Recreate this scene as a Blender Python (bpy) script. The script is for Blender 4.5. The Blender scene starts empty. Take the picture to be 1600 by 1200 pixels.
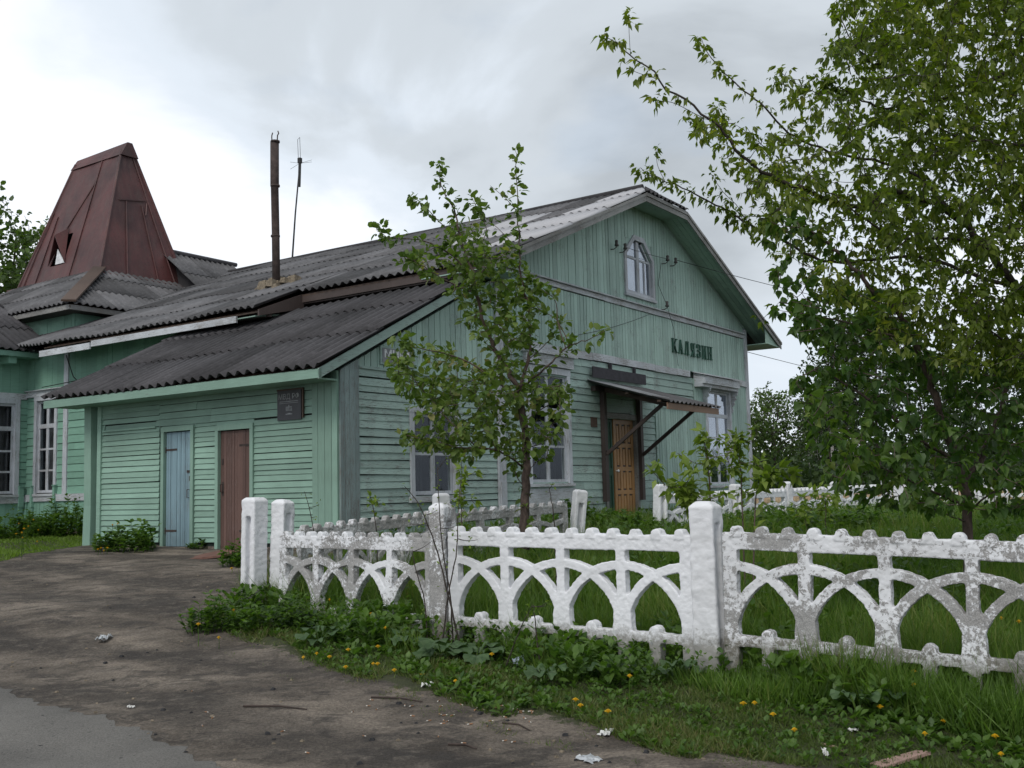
import bpy, bmesh, math, random
import numpy as np
from mathutils import Vector, Matrix
random.seed(7); np.random.seed(7)
R = math.radians
scene = bpy.context.scene
COL = scene.collection
# ------------------------------------------------------------------ camera
FPX = 1620.0; PITCH = math.atan(165/1620.0); ROLL = 0.025
EYE = np.array([0, 0, 1.6])
_fw = np.array([0, math.cos(PITCH), math.sin(PITCH)]); _r = np.array([1., 0, 0]); _u = np.cross(_r, _fw)
CR = math.cos(ROLL)*_r - math.sin(ROLL)*_u
CU = math.sin(ROLL)*_r + math.cos(ROLL)*_u
cam_d = bpy.data.cameras.new('camera'); cam = bpy.data.objects.new('camera', cam_d); COL.objects.link(cam)
cam_d.sensor_width = 36; cam_d.lens = FPX/1600*36; cam_d.clip_start = 0.1; cam_d.clip_end = 3000
m = Matrix.Identity(4)
for i in range(3):
    m[i][0] = CR[i]; m[i][1] = CU[i]; m[i][2] = -_fw[i]; m[i][3] = EYE[i]
cam.matrix_world = m
scene.camera = cam
# ------------------------------------------------------------------ sky and sun
SUN_EL = R(48); SUN_AZ = R(203)          # azimuth clockwise from +Y (north)
world = bpy.data.worlds.new('World'); scene.world = world; world.use_nodes = True
nt = world.node_tree; nt.nodes.clear()
def N(nt, typ, **kw):
    n = nt.nodes.new(typ)
    for k, v in kw.items():
        if k.startswith('i_'):
            n.inputs[int(k[2:]) if k[2:].isdigit() else k[2:]].default_value = v
        else: setattr(n, k, v)
    return n
def ramp(nt, src, stops, interp='LINEAR'):
    r = nt.nodes.new('ShaderNodeValToRGB'); r.color_ramp.interpolation = interp
    el = r.color_ramp.elements
    while len(el) < len(stops): el.new(0.5)
    for e, (p, c) in zip(el, stops):
        e.position = p; e.color = (c, c, c, 1) if isinstance(c, (int, float)) else (*c, 1)
    nt.links.new(src, r.inputs[0]); return r.outputs[0]
def build_world():
    L = nt.links.new
    tc = N(nt, 'ShaderNodeTexCoord')
    mp = N(nt, 'ShaderNodeMapping'); mp.inputs['Scale'].default_value = (1.0, 1.0, 2.0); mp.inputs['Location'].default_value = (0.35, 0.1, 0.25)
    L(tc.outputs['Generated'], mp.inputs[0])
    n1 = N(nt, 'ShaderNodeTexNoise'); n1.inputs['Scale'].default_value = 2.3; n1.inputs['Detail'].default_value = 7; n1.inputs['Roughness'].default_value = 0.5; n1.inputs['Distortion'].default_value = 0.35
    L(mp.outputs[0], n1.inputs['Vector'])
    # cloud base gets darker and bluer with height, bright along the horizon
    sep = N(nt, 'ShaderNodeSeparateXYZ'); L(tc.outputs['Generated'], sep.inputs[0])
    h = N(nt, 'ShaderNodeMath', operation='MULTIPLY_ADD'); L(sep.outputs[2], h.inputs[0]); h.inputs[1].default_value = -0.50; L(n1.outputs[0], h.inputs[2])
    x = N(nt, 'ShaderNodeMath', operation='MULTIPLY_ADD'); L(sep.outputs[0], x.inputs[0]); x.inputs[1].default_value = -0.10; L(h.outputs[0], x.inputs[2])
    dp = N(nt, 'ShaderNodeVectorMath', operation='DOT_PRODUCT'); L(tc.outputs['Generated'], dp.inputs[0]); d0 = Vector((-.012, .99, .40)).normalized(); dp.inputs[1].default_value = d0
    bank = ramp(nt, dp.outputs['Value'], [(.93, 0), (.992, .12)], 'EASE')
    d1 = Vector((-.34, .98, .25)).normalized(); dp2 = N(nt, 'ShaderNodeVectorMath', operation='DOT_PRODUCT'); L(tc.outputs['Generated'], dp2.inputs[0]); dp2.inputs[1].default_value = d1
    lift = ramp(nt, dp2.outputs['Value'], [(.90, .0), (.99, .05)], 'EASE')
    q1 = N(nt, 'ShaderNodeMath', operation='SUBTRACT'); L(x.outputs[0], q1.inputs[0]); L(bank, q1.inputs[1])
    x = N(nt, 'ShaderNodeMath', operation='ADD'); L(q1.outputs[0], x.inputs[0]); L(lift, x.inputs[1])
    col = ramp(nt, x.outputs[0], [(0.12, (0.42, 0.46, 0.50)), (0.26, (0.56, 0.61, 0.66)), (0.35, (0.68, 0.745, 0.82)), (0.46, (0.88, 0.92, 0.98))], 'EASE')
    sky = N(nt, 'ShaderNodeTexSky'); sky.sky_type = 'NISHITA'; sky.sun_disc = False
    sky.sun_elevation = SUN_EL; sky.sun_rotation = SUN_AZ; sky.air_density = 1.2; sky.dust_density = 2.0
    bs = N(nt, 'ShaderNodeBackground'); bs.inputs[1].default_value = 0.12; L(sky.outputs[0], bs.inputs[0])
    bc = N(nt, 'ShaderNodeBackground'); bc.inputs[1].default_value = 0.92; L(col, bc.inputs[0])
    n2 = N(nt, 'ShaderNodeTexNoise'); n2.inputs['Scale'].default_value = 4.2; n2.inputs['Detail'].default_value = 6
    L(mp.outputs[0], n2.inputs['Vector'])
    mask = ramp(nt, n2.outputs[0], [(0.30, 0.82), (0.42, 1.0)])
    mx = N(nt, 'ShaderNodeMixShader'); L(mask, mx.inputs[0]); L(bs.outputs[0], mx.inputs[1]); L(bc.outputs[0], mx.inputs[2])
    out = N(nt, 'ShaderNodeOutputWorld'); L(mx.outputs[0], out.inputs[0])
build_world()
sd = bpy.data.lights.new('sun', 'SUN'); sd.energy = 1.5; sd.angle = R(24); sd.color = (1.0, 0.96, 0.9)
sun = bpy.data.objects.new('sun', sd); COL.objects.link(sun)
sdir = Vector((math.sin(SUN_AZ)*math.cos(SUN_EL), math.cos(SUN_AZ)*math.cos(SUN_EL), math.sin(SUN_EL)))
sun.rotation_euler = sdir.to_track_quat('Z', 'Y').to_euler()
scene.view_settings.view_transform = 'Standard'; scene.view_settings.look = 'None'
scene.view_settings.exposure = 0.34; scene.view_settings.gamma = 1.0
scene.render.engine = 'CYCLES'
scene.cycles.max_bounces = 6; scene.cycles.transparent_max_bounces = 8
# ------------------------------------------------------------------ frames of reference
HEAD = R(34.4)
UU = np.array([math.sin(HEAD), math.cos(HEAD), 0]); VV = np.array([-math.cos(HEAD), math.sin(HEAD), 0])
KK = np.array([-2.6096, 15.5, 0])
def W(t, s, z): return KK + UU*t + VV*s + np.array([0, 0, z])
def ray(px, py): return _fw + CR*((px-800)/FPX) + CU*(-(py-600)/FPX)
def at(px, py, Y):
    d = ray(px, py); return EYE + d*(Y/d[1])
_gy = [-20, 5, 6.5, 7.3, 8.5, 9.6, 11.4, 14, 16.5, 25, 60, 1000]
_gz = [-.02, 0, .05, .12, .18, .25, .43, .63, .78, .84, .84, .84]
def gz(x, y):
    x = np.asarray(x, float); y = np.asarray(y, float)
    b = np.interp(y, _gy, _gz)
    return b + 0.022*np.sin(x*1.3+y*.7)*np.sin(y*1.1-x*.4) + 0.010*np.sin(x*3.1+1)*np.sin(y*3.7+x) + .007*np.sin(x*8.3+y*2)*np.sin(y*9.1-x*3)
def gpt(px, py, h=0.0):
    d = ray(px, py); lo = 0.5; k = 1.0
    for _ in range(400):
        p = EYE + d*k
        if p[2] <= float(gz(p[0], p[1])) + h: break
        k *= 1.012
    a, b = k/1.012, k
    for _ in range(18):
        c = (a+b)/2; p = EYE + d*c
        if p[2] <= float(gz(p[0], p[1])) + h: b = c
        else: a = c
    return EYE + d*b
# ------------------------------------------------------------------ materials
MAT = {}
def new_mat(name):
    m = bpy.data.materials.new(name); m.use_nodes = True; m.node_tree.nodes.clear(); MAT[name] = m
    return m, m.node_tree
def mixc(nt, fac, a, b, blend='MIX'):
    n = nt.nodes.new('ShaderNodeMix'); n.data_type = 'RGBA'; n.blend_type = blend
    for s, i in ((fac, 0), (a, 6), (b, 7)):
        if isinstance(s, bpy.types.NodeSocket): nt.links.new(s, n.inputs[i])
        elif isinstance(s, (int, float)): n.inputs[i].default_value = s if i == 0 else (s, s, s, 1)
        else: n.inputs[i].default_value = (*s, 1)
    return n.outputs[2]
def noise(nt, vec, scale, detail=4, rough=0.55, dist=0.0):
    n = N(nt, 'ShaderNodeTexNoise'); n.inputs['Scale'].default_value = scale; n.inputs['Detail'].default_value = detail
    n.inputs['Roughness'].default_value = rough; n.inputs['Distortion'].default_value = dist
    nt.links.new(vec, n.inputs['Vector']); return n.outputs[0]
def coords(nt, scale=(1, 1, 1), rnd=True):
    tc = N(nt, 'ShaderNodeTexCoord'); mp = N(nt, 'ShaderNodeMapping'); mp.inputs['Scale'].default_value = scale
    if rnd:
        oi = N(nt, 'ShaderNodeObjectInfo')
        vm = N(nt, 'ShaderNodeVectorMath', operation='MULTIPLY_ADD')
        cb = N(nt, 'ShaderNodeCombineXYZ')
        for i in range(3): nt.links.new(oi.outputs['Random'], cb.inputs[i])
        nt.links.new(cb.outputs[0], vm.inputs[0]); vm.inputs[1].default_value = (37, 53, 71); nt.links.new(tc.outputs['Object'], vm.inputs[2])
        nt.links.new(vm.outputs[0], mp.inputs[0])
    else: nt.links.new(tc.outputs['Object'], mp.inputs[0])
    return mp.outputs[0]
def attr(nt, name='tint'):
    a = N(nt, 'ShaderNodeAttribute'); a.attribute_name = name; return a.outputs['Fac']
def finish(nt, color, rough=0.7, bump=None, bstr=0.3, bdist=0.01, metal=0.0, spec=0.4, extra=None):
    b = N(nt, 'ShaderNodeBsdfPrincipled'); L = nt.links.new
    if isinstance(color, bpy.types.NodeSocket): L(color, b.inputs['Base Color'])
    else: b.inputs['Base Color'].default_value = (*color, 1)
    if isinstance(rough, bpy.types.NodeSocket): L(rough, b.inputs['Roughness'])
    else: b.inputs['Roughness'].default_value = rough
    b.inputs['Metallic'].default_value = metal; b.inputs['Specular IOR Level'].default_value = spec
    if bump is not None:
        bm = N(nt, 'ShaderNodeBump'); bm.inputs['Strength'].default_value = bstr; bm.inputs['Distance'].default_value = bdist
        L(bump, bm.inputs['Height']); L(bm.outputs[0], b.inputs['Normal'])
    out = N(nt, 'ShaderNodeOutputMaterial'); L(b.outputs[0], out.inputs[0]); return b
def painted(name, col, wood=(0.15, 0.145, 0.14), axis='x', peel=0.35, var=0.22, dirt=0.35, rough=0.62):
    """old oil paint on planks: per-plank tint, grain along the plank, peeled flecks of grey wood, grime"""
    m, t = new_mat(name)
    g = {'x': (1.5, 1.5, 26), 'z': (26, 26, 1.2)}[axis]
    v = coords(t, rnd=False); vg = coords(t, g, rnd=False)
    grain = noise(t, vg, 3.0, 5, .6); big = noise(t, v, .7, 4, .6); fl = noise(t, vg, 5.0, 8, .75, .3); spot = noise(t, v, 1.9, 3)
    c = mixc(t, ramp(t, grain, [(0.3, 0), (0.7, 1)]), tuple(x*.86 for x in col), tuple(min(1, x*1.06) for x in col))
    tint = attr(t)
    tr = ramp(t, tint, [(0, 1-var), (1, 1+var*.5)])
    c = mixc(t, 1.0, c, tr, 'MULTIPLY')
    gr = ramp(t, big, [(0.32, 1-dirt), (0.62, 1.0)])
    c = mixc(t, 1.0, c, gr, 'MULTIPLY')
    # peeling: flecks where the fine noise is high and the broad mask allows
    ad = N(t, 'ShaderNodeMath', operation='MULTIPLY_ADD'); t.links.new(spot, ad.inputs[0]); ad.inputs[1].default_value = 0.35; t.links.new(fl, ad.inputs[2])
    pk = ramp(t, ad.outputs[0], [(0.86-peel*.28, 0), (0.885-peel*.28, 1)])
    c = mixc(t, pk, c, wood)
    hb = N(t, 'ShaderNodeMath', operation='MULTIPLY_ADD'); t.links.new(pk, hb.inputs[0]); hb.inputs[1].default_value = -0.6; t.links.new(grain, hb.inputs[2])
    finish(t, c, rough, hb.outputs[0], .35, .006)
    return m
painted('green_annex', (0.245, 0.392, 0.318), axis='x', peel=.12, var=.18, dirt=.22)
painted('green_annex_v', (0.248, 0.396, 0.322), axis='z', peel=.12, var=.15, dirt=.25)
painted('green_gable', (0.355, 0.485, 0.440), axis='x', peel=.42, var=.22, dirt=.14)
painted('green_gable_v', (0.365, 0.510, 0.455), axis='z', peel=.32, var=.20, dirt=.12)
painted('blue_green_v', (0.28, 0.36, 0.36), axis='z', peel=.55, var=.25, dirt=.3)
painted('green_wing', (0.215, 0.395, 0.31), axis='x', peel=.05, var=.15, dirt=.2)
painted('green_soffit', (0.32, 0.46, 0.39), axis='x', peel=.15, var=.2, dirt=.3)
painted('white_trim', (0.58, 0.61, 0.65), axis='x', peel=.5, var=.15, dirt=.35, wood=(.24, .23, .22))
painted('white_trim_v', (0.56, 0.59, 0.64), axis='z', peel=.45, var=.15, dirt=.3, wood=(.22, .21, .2))
painted('grey_board', (0.30, 0.30, 0.29), axis='x', peel=.5, var=.2, dirt=.4, wood=(.13, .12, .11))
painted('blue_door', (0.225, 0.345, 0.400), axis='z', peel=.30, var=.16, dirt=.3)
painted('brown_door', (0.130, 0.075, 0.062), axis='z', peel=.3, var=.25, dirt=.3, wood=(.16, .11, .10))
painted('bare_wood', (0.115, 0.075, 0.055), axis='x', peel=.3, var=.3, dirt=.4, wood=(.07, .05, .04))
painted('dark_wood_v', (0.070, 0.052, 0.047), axis='z', peel=.3, var=.3, dirt=.4, wood=(.05, .04, .035))
painted('tan_wood', (0.30, 0.185, 0.12), axis='x', peel=.1, var=.2, dirt=.3)
painted('varnished_door', (0.42, 0.225, 0.085), axis='z', peel=.15, var=.2, dirt=.45, wood=(.12, .06, .03), rough=.5)
painted('dark_green_paint', (0.018, 0.085, 0.048), axis='z', peel=.2, var=.2, dirt=.3)
def simple(name, col, rough=.7, nscale=8, amt=.35, bump=.2, metal=0, spec=.4, bd=.01):
    m, t = new_mat(name); v = coords(t)
    n = noise(t, v, nscale, 6, .6)
    c = mixc(t, ramp(t, n, [(.3, 0), (.7, 1)]), tuple(x*(1-amt) for x in col), tuple(min(1, x*(1+amt*.5)) for x in col))
    finish(t, c, rough, n, bump, bd, metal, spec); return m
simple('dark_back', (0.018, 0.028, 0.024), .9)
simple('brick_base', (0.16, 0.13, 0.11), .9, 12, .6)
simple('dark_board', (0.032, 0.030, 0.038), .7, 9, .5)
simple('rust_pipe', (0.055, 0.040, 0.036), .85, 7, .6, .5)
simple('mortar', (0.20, 0.165, 0.12), .95, 14, .5, .8, bd=.04)
simple('ceramic_dark', (0.06, 0.055, 0.05), .35, 9, .3)
simple('wire_black', (0.03, 0.03, 0.03), .6)
simple('metal_grey', (0.25, 0.25, 0.25), .45, 9, .3, metal=.6)
simple('letter_green', (0.012, 0.07, 0.045), .6, 7, .4)
simple('plaque_black', (0.035, 0.038, 0.045), .45, 6, .3)
simple('plaque_text', (0.30, 0.32, 0.33), .6)
simple('sign_grey', (0.24, 0.25, 0.27), .6)
simple('sign_white', (0.75, 0.76, 0.78), .6)
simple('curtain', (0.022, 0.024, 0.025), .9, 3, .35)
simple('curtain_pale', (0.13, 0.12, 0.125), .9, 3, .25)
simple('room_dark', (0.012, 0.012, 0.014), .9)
simple('zinc', (0.30, 0.31, 0.33), .55, 5, .3, .2, metal=.2)
simple('paper', (0.62, 0.62, 0.60), .8, 14, .2)
simple('foil', (0.5, 0.52, 0.54), .35, 12, .3, metal=.4)
simple('butt_orange', (0.30, 0.16, 0.085), .8)
simple('butt_white', (0.60, 0.58, 0.53), .8)
simple('slab_red', (0.165, 0.085, 0.066), .9, 5, .35, .3)
simple('slab_pink', (0.33, 0.22, 0.185), .9, 9, .3)
simple('twig', (0.055, 0.040, 0.034), .85, 20, .4)
simple('twig_pale', (0.22, 0.17, 0.11), .85, 20, .4)
simple('dandelion_yellow', (0.72, 0.46, 0.01), .7, 60, .3)
simple('blossom', (0.75, 0.73, 0.70), .7)
simple('sand', (0.30, 0.215, 0.135), .95, 3, .3)
simple('bottle_glass', (0.02, 0.015, 0.01), .12, 3, .2)
simple('label_blue', (0.45, 0.52, 0.62), .6, 30, .3)
simple('coal', (0.02, 0.02, 0.022), .8, 20, .4)
def glass(name, refl):
    m, t = new_mat(name); L = t.links.new
    g = N(t, 'ShaderNodeBsdfGlossy'); g.inputs['Roughness'].default_value = .03; g.inputs['Color'].default_value = (.85, .9, 1, 1)
    v = coords(t, (1, 1, 1)); n = noise(t, v, 2.0, 2); bm = N(t, 'ShaderNodeBump'); bm.inputs['Strength'].default_value = .06; bm.inputs['Distance'].default_value = .05
    L(n, bm.inputs['Height']); L(bm.outputs[0], g.inputs['Normal'])
    tr = N(t, 'ShaderNodeBsdfTransparent'); tr.inputs[0].default_value = (.82, .85, .85, 1)
    lw = N(t, 'ShaderNodeLayerWeight'); lw.inputs[0].default_value = .5; pw = N(t, 'ShaderNodeMath', operation='POWER'); L(lw.outputs['Facing'], pw.inputs[0]); pw.inputs[1].default_value = 4.0
    fr = N(t, 'ShaderNodeMath', operation='MULTIPLY_ADD'); L(pw.outputs[0], fr.inputs[0]); fr.inputs[1].default_value = .9; fr.inputs[2].default_value = .05
    mu = N(t, 'ShaderNodeMath', operation='MULTIPLY_ADD'); L(fr.outputs[0], mu.inputs[0]); mu.inputs[1].default_value = refl; mu.inputs[2].default_value = .015
    mx = N(t, 'ShaderNodeMixShader'); L(mu.outputs[0], mx.inputs[0]); L(tr.outputs[0], mx.inputs[1]); L(g.outputs[0], mx.inputs[2])
    o = N(t, 'ShaderNodeOutputMaterial'); L(mx.outputs[0], o.inputs[0])
glass('window_glass', 2.6); glass('dim_reflection_glass', .22)  # second glass: reflection turned down, standing in for dark trees mirrored in the panes
def slate(name, col, light=(.36, .36, .37)):
    m, t = new_mat(name); v = coords(t, rnd=False)
    a = noise(t, v, 1.1, 6, .65); b = noise(t, v, 9, 6, .7); c3 = noise(t, v, 26, 4, .7)
    c = mixc(t, ramp(t, a, [(.3, 0), (.7, 1)]), tuple(x*.6 for x in col), tuple(x*1.35 for x in col))
    c = mixc(t, ramp(t, b, [(.52, 0), (.72, .55)]), c, tuple(x*2.0 for x in col))
    c = mixc(t, ramp(t, c3, [(.60, 0), (.68, .6)]), c, tuple(x*.35 for x in col))
    tint = attr(t)
    c = mixc(t, ramp(t, tint, [(.0, 0), (.9, 0), (1, 1)]), c, light)
    c = mixc(t, 1., c, ramp(t, tint, [(0, .50), (.85, 1.30), (1, 1.0)]), 'MULTIPLY')
    finish(t, c, .88, b, .4, .01)
slate('slate', (0.100, 0.099, 0.104), (.40, .40, .42)); slate('slate_dark', (0.052, 0.050, 0.054))
def redtin():
    m, t = new_mat('red_tin'); v = coords(t, rnd=False); vz = coords(t, (2.5, 2.5, .5), rnd=False)
    a = noise(t, v, .8, 5, .6); b = noise(t, vz, 3, 6, .65); d = noise(t, v, 16, 5, .7)
    c = mixc(t, ramp(t, a, [(.35, 0), (.65, 1)]), (0.042, 0.016, 0.017), (0.105, 0.034, 0.033))
    c = mixc(t, ramp(t, b, [(.45, 0), (.75, .6)]), c, (0.085, 0.055, 0.048))
    c = mixc(t, ramp(t, d, [(.56, 0), (.68, .8)]), c, (0.03, 0.018, 0.016))
    finish(t, c, .6, a, .6, .05, .0, .5)
redtin()
def whitewash(name, wear):
    m, t = new_mat(name); v = coords(t)
    a = noise(t, v, 1.9, 4, .6); b = noise(t, v, 30, 8, .78, .4); b2 = noise(t, v, 110, 4, .7)
    ad = N(t, 'ShaderNodeMath', operation='MULTIPLY_ADD'); t.links.new(a, ad.inputs[0]); ad.inputs[1].default_value = 1.0; t.links.new(b, ad.inputs[2])
    k = ramp(t, ad.outputs[0], [(1.16-wear*.30, 0), (1.24-wear*.24, .9)])
    c = mixc(t, k, (0.72, 0.73, 0.76), mixc(t, ramp(t, b2, [(.4, 0), (.6, 1)]), (0.15, 0.145, 0.14), (0.33, 0.32, 0.31)))
    c = mixc(t, ramp(t, noise(t, v, 1.3, 3), [(.3, .35), (.6, 0)]), c, (.40, .40, .40))
    # moss and mud near the foot (object z runs up from the ground)
    tc = N(t, 'ShaderNodeTexCoord'); sp = N(t, 'ShaderNodeSeparateXYZ'); t.links.new(tc.outputs['Object'], sp.inputs[0])
    az = N(t, 'ShaderNodeMath', operation='MULTIPLY_ADD'); t.links.new(b, az.inputs[0]); az.inputs[1].default_value = -.45; t.links.new(sp.outputs[2], az.inputs[2])
    c = mixc(t, ramp(t, az.outputs[0], [(-.0, .75), (.12, 0)]), c, (.14, .13, .10))
    hh = N(t, 'ShaderNodeMath', operation='MULTIPLY_ADD'); t.links.new(k, hh.inputs[0]); hh.inputs[1].default_value = -.5; t.links.new(b, hh.inputs[2])
    finish(t, c, .85, hh.outputs[0], .6, .008)
whitewash('whitewash_fresh', .10); whitewash('whitewash_worn', .56); whitewash('whitewash_mid', .53); whitewash('whitewash_mould_shade', .95)  # last one puts mould and shade of the inner panels into its colour
def leafmat(name, dark, light, trans=.35, rough=.5, third=None):
    m, t = new_mat(name); L = t.links.new
    tint = attr(t)
    st = [(0, dark), (.75, light)] + ([(1, third)] if third else [])
    c = ramp(t, tint, st)
    v = coords(t); n = noise(t, v, 14, 3)
    c = mixc(t, 1., c, ramp(t, n, [(.3, .8), (.7, 1.15)]), 'MULTIPLY')
    b = N(t, 'ShaderNodeBsdfPrincipled'); L(c, b.inputs['Base Color']); b.inputs['Roughness'].default_value = rough; b.inputs['Specular IOR Level'].default_value = .35
    tl = N(t, 'ShaderNodeBsdfTranslucent'); c2 = mixc(t, 1., c, (1.5, 1.7, .6), 'MULTIPLY'); L(c2, tl.inputs[0])
    mx = N(t, 'ShaderNodeMixShader'); mx.inputs[0].default_value = trans; L(b.outputs[0], mx.inputs[1]); L(tl.outputs[0], mx.inputs[2])
    o = N(t, 'ShaderNodeOutputMaterial'); L(mx.outputs[0], o.inputs[0])
leafmat('leaf_maple', (0.050, 0.088, 0.012), (0.150, 0.195, 0.028), .5, third=(.26, .27, .045))
leafmat('leaf_broad', (0.028, 0.076, 0.018), (0.105, 0.175, 0.040), .5, .42, third=(.20, .25, .05))
leafmat('leaf_apple', (0.050, 0.098, 0.024), (0.145, 0.205, 0.052), .4, third=(.25, .21, .09))
leafmat('leaf_far', (0.034, 0.068, 0.018), (0.095, 0.150, 0.040), .35)
leafmat('leaf_far_dark', (0.018, 0.038, 0.015), (0.052, 0.086, 0.032), .28)
leafmat('leaf_bright', (0.09, 0.15, 0.02), (0.19, 0.26, 0.045), .4)
leafmat('grass_tall', (0.028, 0.072, 0.010), (0.115, 0.200, 0.034), .42, third=(.20, .22, .07))
leafmat('grass_short', (0.044, 0.074, 0.016), (0.095, 0.140, 0.034), .35, third=(.17, .16, .07))
leafmat('weed', (0.032, 0.080, 0.014), (0.100, 0.175, 0.034), .4)
leafmat('lawn', (0.07, 0.13, 0.014), (0.14, 0.22, 0.03), .4)
leafmat('burdock', (0.040, 0.085, 0.032), (0.082, 0.135, 0.058), .25, .6)
def barkmat(name, col):
    m, t = new_mat(name); v = coords(t, (1, 1, .35)); n = noise(t, v, 30, 6, .65)
    c = mixc(t, ramp(t, n, [(.35, 0), (.65, 1)]), tuple(x*.5 for x in col), tuple(x*1.4 for x in col))
    finish(t, c, .9, n, .5, .01)
barkmat('bark_dark', (0.042, 0.033, 0.028)); barkmat('bark_brown', (0.095, 0.068, 0.058)); barkmat('bark_birch', (0.42, 0.40, 0.38))
def groundmat():
    m, t = new_mat('ground_mix'); v = coords(t, rnd=False)
    vs = coords(t, (1, 1.5, 1), rnd=False)
    a = noise(t, vs, .9, 6, .6, .4); b = noise(t, v, 7, 8, .7); c3 = noise(t, v, 45, 5, .75); d = noise(t, vs, 2.6, 6, .65, .8)
    c = mixc(t, ramp(t, a, [(.36, 0), (.50, .45), (.62, 1)]), (0.062, 0.050, 0.040), (0.265, 0.222, 0.180))
    c = mixc(t, ramp(t, d, [(.50, 0), (.60, .8)]), c, (0.062, 0.053, 0.046))
    vt = coords(t, (.55, 1, 1), rnd=False)
    wv = N(t, 'ShaderNodeTexWave'); wv.wave_type = 'BANDS'; wv.bands_direction = 'DIAGONAL'; wv.inputs['Scale'].default_value = .36; wv.inputs['Distortion'].default_value = 5.0; wv.inputs['Detail'].default_value = 3; wv.inputs['Detail Scale'].default_value = .8
    t.links.new(vt, wv.inputs['Vector'])
    c = mixc(t, ramp(t, wv.outputs['Fac'], [(.62, 0), (.9, .55)]), c, (0.048, 0.041, 0.036))
    c = mixc(t, ramp(t, b, [(.5, 0), (.72, .75)]), c, (0.235, 0.20, 0.165))
    c = mixc(t, 1., c, ramp(t, c3, [(.3, .45), (.65, 1.35)]), 'MULTIPLY')
    gm = attr(t, 'grass')
    g2 = N(t, 'ShaderNodeMath', operation='MULTIPLY_ADD'); t.links.new(b, g2.inputs[0]); g2.inputs[1].default_value = 1.1; t.links.new(gm, g2.inputs[2])
    mk = ramp(t, g2.outputs[0], [(.95, 0), (1.15, 1)])
    gc = mixc(t, ramp(t, b, [(.35, 0), (.65, 1)]), (0.036, 0.044, 0.018), (0.075, 0.082, 0.034))
    c = mixc(t, mk, c, gc)
    h = N(t, 'ShaderNodeMath', operation='MULTIPLY_ADD'); t.links.new(c3, h.inputs[0]); h.inputs[1].default_value = .45; t.links.new(b, h.inputs[2])
    finish(t, c, .92, h.outputs[0], 1.0, .06)
groundmat()
def asphaltmat():
    m, t = new_mat('asphalt'); v = coords(t, rnd=False)
    a = noise(t, v, 1.2, 5, .6); b = noise(t, v, 90, 3, .7); p = noise(t, v, 30, 3, .6)
    c = mixc(t, ramp(t, a, [(.3, 0), (.7, 1)]), (0.098, 0.093, 0.086), (0.160, 0.152, 0.140))
    c = mixc(t, 1., c, ramp(t, b, [(.3, .6), (.7, 1.35)]), 'MULTIPLY')
    c = mixc(t, ramp(t, p, [(.66, 0), (.70, .8)]), c, (.03, .03, .03))
    al = N(t, 'ShaderNodeBsdfPrincipled'); finish(t, c, .9, b, .6, .01)
asphaltmat()
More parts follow.
